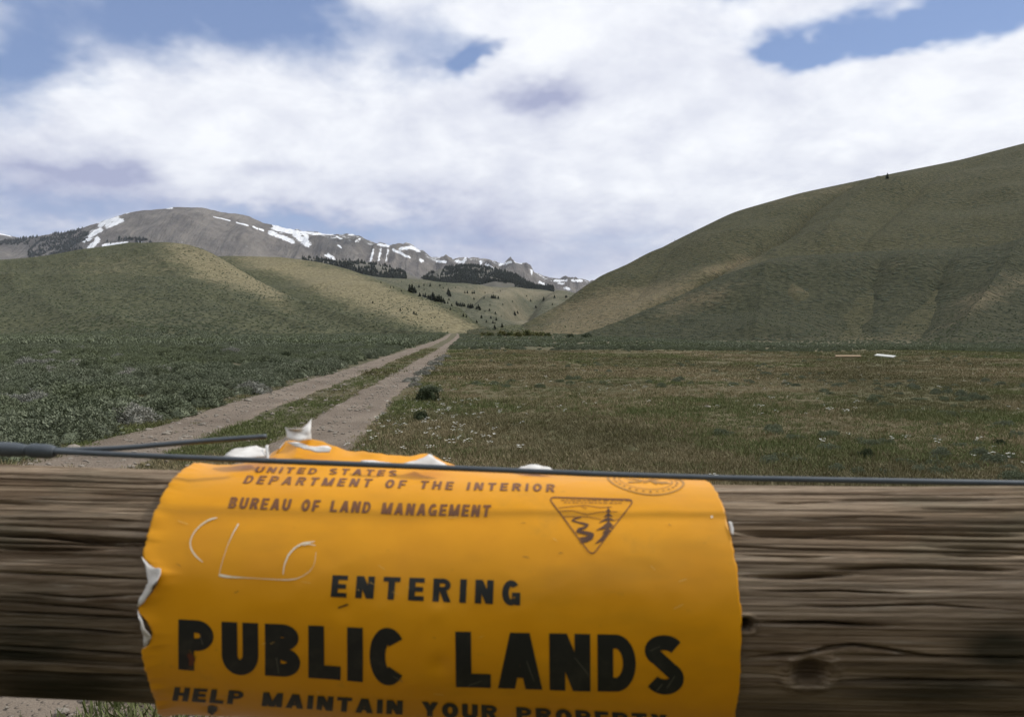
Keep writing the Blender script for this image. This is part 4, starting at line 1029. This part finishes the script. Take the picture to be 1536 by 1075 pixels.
def strip_pts(pts, w):
    """left/right offset points of a stroked polyline"""
    p = np.array(pts, float); d = np.gradient(p, axis=0); d /= np.linalg.norm(d, axis=1, keepdims=True)+1e-12
    nn = np.stack([-d[:, 1], d[:, 0]], 1); ww = np.asarray(w)/2*np.ones(len(p))
    return p+nn*ww[:, None], p-nn*ww[:, None]
class Ink:
    """flat print laid on the sheet, from 2-D shapes through a map to (X, angle)"""
    def __init__(s): s.V, s.F, s.k = [], [], 0
    def grid(s, A, B, mapf, layers=5, off=.00032):
        """ruled patch between two point rows"""
        A = np.asarray(A, float); B = np.asarray(B, float); t = np.linspace(0, 1, layers)[:, None, None]
        G = A[None]*(1-t)+B[None]*t; X, ph = mapf(G[..., 0].ravel(), G[..., 1].ravel())
        P = surf(X, ph, off+.000012*(s.k % 9)); s.k += 1
        b0 = sum(len(v) for v in s.V); s.V.append(P); f = grid_faces(layers, A.shape[0])+b0; s.F.append(f)
    def quad(s, q, mapf, n=14, **k):
        q = np.array(q, float); t = np.linspace(0, 1, n)[:, None]
        s.grid(q[0]*(1-t)+q[3]*t, q[1]*(1-t)+q[2]*t, mapf, 6, **k)
    def stroke(s, pts, w, mapf, step=.06, **k):
        p = densify(pts, step); A, B = strip_pts(p, w if np.isscalar(w) else np.interp(np.linspace(0, 1, len(p)), np.linspace(0, 1, len(w)), w)); s.grid(A, B, mapf, 4, **k)
    def done(s, name, mat, parent=None):
        V = np.concatenate(s.V); Fc = np.concatenate(s.F)
        me = mesh_np(name, V, Fc, False, mat)
        # all faces look outwards
        bm = bmesh.new(); bm.from_mesh(me); c = Vector((0, .52, 1.15))
        for f in bm.faces:
            if f.normal.dot(f.calc_center_median()-Vector((f.calc_center_median().x, .53, 1.14))) < 0: f.normal_flip()
        bm.to_mesh(me); bm.free()
        return spart(name, me, parent)
def text_line(txt, TL, TR, BL, BR, t, mat, gap=.2, space=.5, w=.68):
    tot = 0; items = []
    for ch in txt:
        if ch == ' ': tot += space; continue
        gw, sh = glyph(ch, t, w); items.append((tot, sh)); tot += gw+gap
    tot -= gap
    def mapf(gx, gy):
        u = gx/tot
        qx, qy = [(BL[i]*(1-u)+BR[i]*u)*(1-gy)+(TL[i]*(1-u)+TR[i]*u)*gy for i in (0, 1)]
        X, ph = px2sheet(qx, qy)
        return X, ph
    k = Ink()
    for x0, sh in items:
        for e in sh:
            if e[0] == 'q': k.quad([(x0+a, b) for a, b in e[1]], mapf)
            else: k.stroke([(x0+a, b) for a, b in e[1]], e[2], mapf)
    return k.done('lettering', mat)
text_line('UNITED STATES', (386, 700), (597, 706), (381, 708.8), (594, 714.6), .22, M_faded, .3, .7)
text_line('DEPARTMENT OF THE INTERIOR', (371, 713.5), (833, 727), (364, 725.5), (832, 738.5), .22, M_faded, .36, .75)
text_line('BUREAU OF LAND MANAGEMENT', (347, 746), (737, 758), (342, 762.5), (734, 775.5), .24, M_faded, .22, .72)
text_line('ENTERING', (499, 862), (781, 871), (496, 894.5), (780, 907), .25, M_black, .34, .5)
text_line('PUBLIC', (268, 928), (609, 944), (268, 1003), (609, 1026), .30, M_black, .13, .5, .70)
text_line('LANDS', (683, 946), (1026, 953), (684, 1029), (1026, 1039), .30, M_black, .14, .5, .76)
text_line('HELP MAINTAIN YOUR PROPERTY', (262, 1030), (1000, 1071), (258, 1050), (1003, 1093), .27, M_black, .18, .72, .74)

ident = lambda gx, gy: px2sheet(gx, gy)
# triangular emblem: rounded outline, hills, river and tree
def emblem():
    C = [(822, 746), (952, 749), (888, 834)]; rad = 11
    out = []
    for i in range(3):
        p = np.array(C[i]); a = np.array(C[i-1])-p; c = np.array(C[(i+1) % 3])-p; a = a/np.linalg.norm(a); c = c/np.linalg.norm(c)
        s, e = p+a*rad, p+c*rad
        for q in np.linspace(0, 1, 9): out.append(tuple((1-q)**2*s+2*q*(1-q)*p+q*q*e))
    out.append(out[0]); k = Ink(); k.stroke(out, 1.9, ident, 2.5)
    for pts in ([(838, 762), (856, 760), (876, 758), (900, 761), (918, 760)], [(840, 767), (858, 766), (880, 772), (900, 768), (926, 767)], [(846, 775), (862, 775), (880, 775), (902, 779)], [(922, 780), (930, 778)], [(872, 760), (880, 763)]):
        k.stroke(pts, .8, ident, 3)
    for (y, x0, x1) in ((750.5, 842, 944), (754, 846, 934)):   # the tiny lettering, too fine to read
        x = x0
        rg = random.Random(int(y))
        while x < x1-5:
            l = rg.uniform(3, 9); k.stroke([(x, y), (x+l, y+.1)], 1.0, ident, 2); x += l+rg.uniform(1.2, 3)
    o = k.done('emblem', M_thin)
    k = Ink()
    # river, narrow at the hills and wide in front
    k.stroke([(872, 776), (862, 778), (858, 781), (870, 784), (882, 787), (878, 791), (868, 794), (866, 797), (878, 799), (888, 802), (886, 806), (879, 809), (870, 810)], [1.2, 2.2, 2, 2.2, 3.2, 3.6, 3.8, 4.2, 5.0, 6.2, 7.2, 8.2, 8.5], ident, 2)
    # tree: trunk and boughs
    k.stroke([(912.5, 759), (912.5, 770), (913, 785), (911, 797), (904, 808), (893, 815)], [.8, 2.2, 3.2, 5.2, 5.5, 1.0], ident, 2)
    for pts, w in (([(909, 767), (912.5, 764), (916.5, 768)], 3), ([(906, 776), (912.5, 771), (919, 775)], 4), ([(899, 784), (907, 780), (913, 778), (922, 781)], 4.5), ([(905, 789), (913, 785), (920, 790)], 6), ([(895, 795), (904, 792), (912, 789), (920, 793)], 5.5), ([(904, 799), (911, 796), (917, 797)], 6)):
        k.stroke(pts, [.8, w, .8], ident, 1.5)
    k.done('emblem_picture', ink_mat('dark_emblem_print', (.075, .032, .016), (.13, .055, .014)), o)
emblem()
# round seal, mostly over the top of the log
def seal():
    cx, cp = px2sheet(978, 742); cx, cp = float(cx[0]), float(cp[0]); Rr = .0225; cp -= Rr/LR
    mp = lambda gx, gy: (cx+np.asarray(gx), cp+np.asarray(gy)/LR)
    k = Ink()
    for r, w in ((Rr, .0009), (Rr*.97, .0004), (Rr*.70, .0005)):
        k.stroke([(r*math.cos(a), r*math.sin(a)) for a in np.linspace(0, 2*math.pi, 60)], w, mp, .002)
    rg = random.Random(3)
    for a in np.linspace(0, 2*math.pi, 30)[:-1]:
        r = Rr*.83; d = .0018
        k.stroke([(r*math.cos(a)-d*.3*math.sin(a), r*math.sin(a)), (r*math.cos(a+.1), r*math.sin(a+.1))], .0016*rg.uniform(.6, 1), mp, .001)
    for q in range(14):
        x = rg.uniform(-.010, .010); y = rg.uniform(-.008, .008); k.stroke([(x, y), (x+rg.uniform(-.006, .006), y+rg.uniform(-.003, .003)), (x+rg.uniform(-.006, .006), y+rg.uniform(-.003, .003))], [.0006, .0022, .0006], mp, .001)
    k.done('seal', M_seal)
seal()
# hand scratched strokes and scuffs
def scratch(pts, w, mat=M_scr):
    # smooth the drawn points
    p = np.array(pts, float); t = np.linspace(0, len(p)-1, 40); q = np.stack([np.interp(t, range(len(p)), p[:, i]) for i in (0, 1)], 1)
    ker = np.ones(5)/5; q[2:-2] = np.stack([np.convolve(q[:, i], ker, 'valid') for i in (0, 1)], 1)
    k = Ink(); k.stroke([tuple(x) for x in q], w, ident, 3, off=.00048); return k.done('scratch', mat)
scratch([(326, 777), (315, 779), (303, 786), (291, 798), (285, 812), (287, 824), (295, 835), (305, 843)], [1.5, 2.6, 2.2, 1.6, 1.6, 2.4, 2.4, 1])
scratch([(358, 786), (350, 800), (341, 820), (334, 842), (329, 862)], [2.2, 1.4, .7, .7, .8])
scratch([(329, 862), (345, 865), (370, 866), (400, 868), (438, 870), (455, 864), (468, 854), (473, 843), (474, 828)], [4, 3.4, 1.2, .8, 1.0, 1.6, .8, .7, .5])
scratch([(425, 861), (427, 847), (433, 832), (443, 821), (456, 814), (472, 812)], [1.2, 1.8, 2.6, 2.2, 2.8, 1.4])
scratch([(455, 818), (462, 815), (474, 818)], [.8, 2, .8])
for pts, w in (([(702, 1027), (722, 1020)], .7), ([(862, 985), (884, 1012)], .7), ([(1000, 1030), (1012, 1012)], .8), ([(985, 1034), (993, 1024)], .8), ([(790, 990), (801, 1020)], .6), ([(415, 985), (418, 1008)], .8), ([(590, 1012), (604, 1020)], .8), ([(300, 950), (305, 965)], .7), ([(975, 975), (990, 968)], .6)):
    scratch(pts, w, ink_mat('grey_scuff', (.16, .15, .11), (.1, .09, .06)))
scratch([(283, 978), (289, 987), (286, 997)], [6, 9, 5], ink_mat('rusty_wear', (.12, .028, .008), (.05, .02, .008)))
for pts, w in (([(507, 911), (522, 906)], 2.2), ([(1066, 775.5), (1069, 776)], 3.2)):
    scratch(pts, w, M_black if w < 3 else M_scr)
rgs = random.Random(12); pale = ink_mat('pale_scuff', (.80, .50, .12), (.70, .40, .06)); dirt = ink_mat('dirt_speck', (.16, .09, .02), (.25, .13, .02))
for i in range(26):
    x = rgs.uniform(260, 1080); y = rgs.uniform(770, 1050); a = rgs.uniform(-.6, .9); l = rgs.uniform(3, 16)
    scratch([(x, y), (x+l*math.cos(a), y+l*math.sin(a))], rgs.uniform(.5, 1.0), pale if i % 3 else dirt)
# nail head below the writing
k = Ink(); k.stroke([(311, 1065), (318, 1064.5), (325, 1064)], [6, 13, 6], ident, 1.5, off=.0004); k.done('nail_head', M_black)

# torn and curled bits of the sheet
def flap(name, pts, mat=mwht, sub=2, rough=.0012):
    """small curled piece: ring of (pixel x, pixel y, depth Y or lift) points with a centre, subdivided and thickened"""
    P = []
    for (x, y, dd) in pts:
        if dd < .2:
            X, ph = px2sheet(x, y); P.append(sheet(X, ph, dd)[0])
        else:
            r = ray(x, y); q = r*dd/r[1]; P.append(np.array([q[0], q[1], q[2]+CZ]))
    P = np.array(P); bm = bmesh.new(); vs = [bm.verts.new(p) for p in P]; c = bm.verts.new(P.mean(0)+np.array([0, -.0004, .0003]))
    for i in range(len(vs)): bm.faces.new((vs[i], vs[(i+1) % len(vs)], c))
    bmesh.ops.subdivide_edges(bm, edges=bm.edges[:], cuts=sub, use_grid_fill=True)
    from mathutils import noise as mn
    for vv in bm.verts: vv.co += Vector(mn.noise_vector(vv.co*170))*rough*1.3+Vector(mn.noise_vector(vv.co*420))*rough*.5
    bmesh.ops.recalc_face_normals(bm, faces=bm.faces[:])
    me = bpy.data.meshes.new(name); bm.to_mesh(me); bm.free(); me.materials.append(mat)
    for p in me.polygons: p.use_smooth = True
    o = spart(name, me); md = o.modifiers.new('thickness', 'SOLIDIFY'); md.thickness = .0005; return o
flap('torn_flap', [(216, 836, .0015), (230, 848, .002), (247, 856, .006), (244, 872, .0085), (236, 884, .007), (222, 899, .004), (208, 909, .0015), (217, 888, .001), (226, 868, .001)])
flap('torn_flap', [(208, 916, .001), (216, 921, .005), (226, 935, .006), (231, 950, .005), (226, 962, .003), (216, 970, .001), (222, 955, .0005), (220, 938, .0005)])
flap('torn_flap', [(428, 641, .535), (440, 642, .528), (456, 643, .530), (468, 628, .540), (466, 645, .530), (467, 659, .528), (448, 662, .524), (430, 657, .528)], rough=.0006)
flap('torn_flap', [(336, 684, .505), (348, 676, .51), (366, 671, .515), (385, 670, .518), (398, 674, .515), (402, 684, .505), (380, 685, .50), (355, 687, .50)])
flap('torn_flap', [(430, 663, .518), (447, 664, .516), (462, 669, .514), (480, 672, .512), (492, 669, .512), (497, 672, .51), (494, 678, .508), (478, 678, .508), (460, 675, .51), (445, 671, .514)], rough=.0005)
flap('torn_flap', [(541, 690, .498), (560, 690, .497), (586, 693, .496), (584, 697, .494), (560, 696.5, .494), (541, 696, .495)], rough=.0004)
flap('torn_flap', [(605, 694, .498), (625, 690, .50), (640, 683, .504), (645, 680, .506), (655, 688, .50), (672, 698, .495), (660, 701, .493), (630, 700, .493), (606, 698, .494)], rough=.0006)
flap('torn_flap', [(775, 703, .51), (788, 699, .513), (804, 697.5, .514), (818, 700, .513), (832, 706, .508), (815, 709, .505), (790, 708, .505)])
flap('torn_flap', [(1092, 784, .0016), (1096, 786, .0022), (1099.5, 796, .002), (1099.5, 806, .0015), (1096, 800, .001)], rough=.0002)
flap('torn_flap', [(398, 668, .515), (402, 667, .513), (404, 690, .499), (400, 692, .498)], rough=.0002)

# ------------------------------------------------------------------ the wire above the rail
mwire, T, b = mat_new('galvanised_wire'); v = obj_vec(T)
T.put(b.inputs['Base Color'], T.mix(T.noise(v, 60, 4), (.075, .09, .105), (.14, .155, .17))); b.inputs['Metallic'].default_value = .35; b.inputs['Roughness'].default_value = .5
def px3(px, py, Y):
    r = ray(px, py); q = r*Y/r[1]; return Vector((q[0], q[1], q[2]+CZ))
def tube_np(pts, rad, k=12, seed=0):
    pts = np.array([tuple(p) for p in pts]); rad = np.asarray(rad)*np.ones(len(pts))
    d = np.gradient(pts, axis=0); d /= np.linalg.norm(d, axis=1, keepdims=True); up = np.array([0, 0, 1.0])
    a = np.cross(d, up); a /= np.linalg.norm(a, axis=1, keepdims=True); b_ = np.cross(a, d); t = np.arange(k)*2*math.pi/k
    V = pts[:, None]+rad[:, None, None]*(a[:, None]*np.cos(t)[None, :, None]+b_[:, None]*np.sin(t)[None, :, None])
    n = len(pts); fc = grid_faces(n, k); i = np.arange(n-1)*k; fc = np.concatenate([fc, np.stack([i+k-1, i+2*k-1, i+k, i], -1)])
    V = V.reshape(-1, 3); base = len(V); V = np.concatenate([V, pts[:1], pts[-1:]]); jj = np.arange(0, k, 2)
    fc = np.concatenate([fc, np.stack([np.full(len(jj), base), jj, (jj+1) % k, (jj+2) % k], -1), np.stack([np.full(len(jj), base+1), (n-1)*k+(jj+2) % k, (n-1)*k+(jj+1) % k, (n-1)*k+jj], -1)])
    return V, fc
def tube(name, pts, rad, parent, inv_, smooth=8):
    p = np.array([tuple(q) for q in pts]); n = max(2, len(p)*smooth); t = np.linspace(0, len(p)-1, n)
    q = np.stack([np.interp(t, range(len(p)), p[:, i]) for i in range(3)], 1)
    for _ in range(smooth): q[1:-1] = (q[:-2]+q[2:]+2*q[1:-1])/4
    rr = np.interp(t, range(len(p)), np.asarray(rad)*np.ones(len(p)))
    V, fc = tube_np(q, rr); o = link(name, mesh_np(name, V, fc, True, mwire), parent); o.matrix_parent_inverse = inv_; return o
wr = empty('fence_wire', tuple(px3(40, 676, .49)), label='dark grey smooth fence wire stretched above the log, joined by a crimp', category='wire')
winv = Matrix.Translation(-Vector(wr.location)); WR = .00162
L0 = px3(0, 673, .472); L1 = px3(80, 677, .472)
def extend(a, b, X):   # along the line a->b until x = X
    s = (X-a.x)/(b.x-a.x); return a+(b-a)*s
Rr0 = px3(1300, 720.5, .465); Rr1 = px3(1536, 724.5, .464)
yL, zL = axis(np.array(-1.28)); yR, zR = axis(np.array(1.28))
pts = [Vector((-1.28, float(yL)+.052, L0.z-.004)), extend(L0, L1, -.7), L0, L1, px3(300, 687, .471), px3(600, 698.5, .469), px3(900, 711, .467), px3(1080, 716.5, .466), Rr0, Rr1, extend(Rr0, Rr1, .7), Vector((1.28, float(yR)+.052, Rr1.z-.02))]
tube('strand', pts, WR, wr, winv, 10)
tube('tail', [px3(20, 673.5, .4735), px3(85, 675.5, .4735), px3(180, 672, .478), px3(250, 666, .484), px3(320, 660, .490), px3(400, 654.5, .496)], WR*.95, wr, winv, 10)
def sleeve(x0, x1):
    P = [px3(x, 673+4*(x/80.), .4725) for x in np.linspace(x0, x1, 7)]
    return tube('crimp_sleeve', P, [.0030, .0040, .0042, .0040, .0042, .0040, .0032], wr, winv, 5)
sleeve(-40, 40); sleeve(40, 82)

# ------------------------------------------------------------------ thin air between the viewer and the mountains
def haze():
    bm = bmesh.new(); bmesh.ops.create_cube(bm, size=1, matrix=Matrix.Translation((0, 0, 597))@Matrix.Diagonal((32000, 32000, 1200, 1)))
    me = bpy.data.meshes.new('haze'); bm.to_mesh(me); bm.free()
    m = bpy.data.materials.new('thin_air'); m.use_nodes = True; T = NT(m.node_tree); T.n.clear()
    v = T.new('ShaderNodeVolumePrincipled'); v.inputs['Color'].default_value = (.78, .86, 1, 1); v.inputs['Density'].default_value = HAZE; v.inputs['Anisotropy'].default_value = .0
    o = T.new('ShaderNodeOutputMaterial'); T.l.new(v.outputs[0], o.inputs['Volume']); me.materials.append(m)
    link('haze', me, kind='stuff', label='thin pale air over the whole valley', category='haze')
HAZE = 2.2e-5
haze()
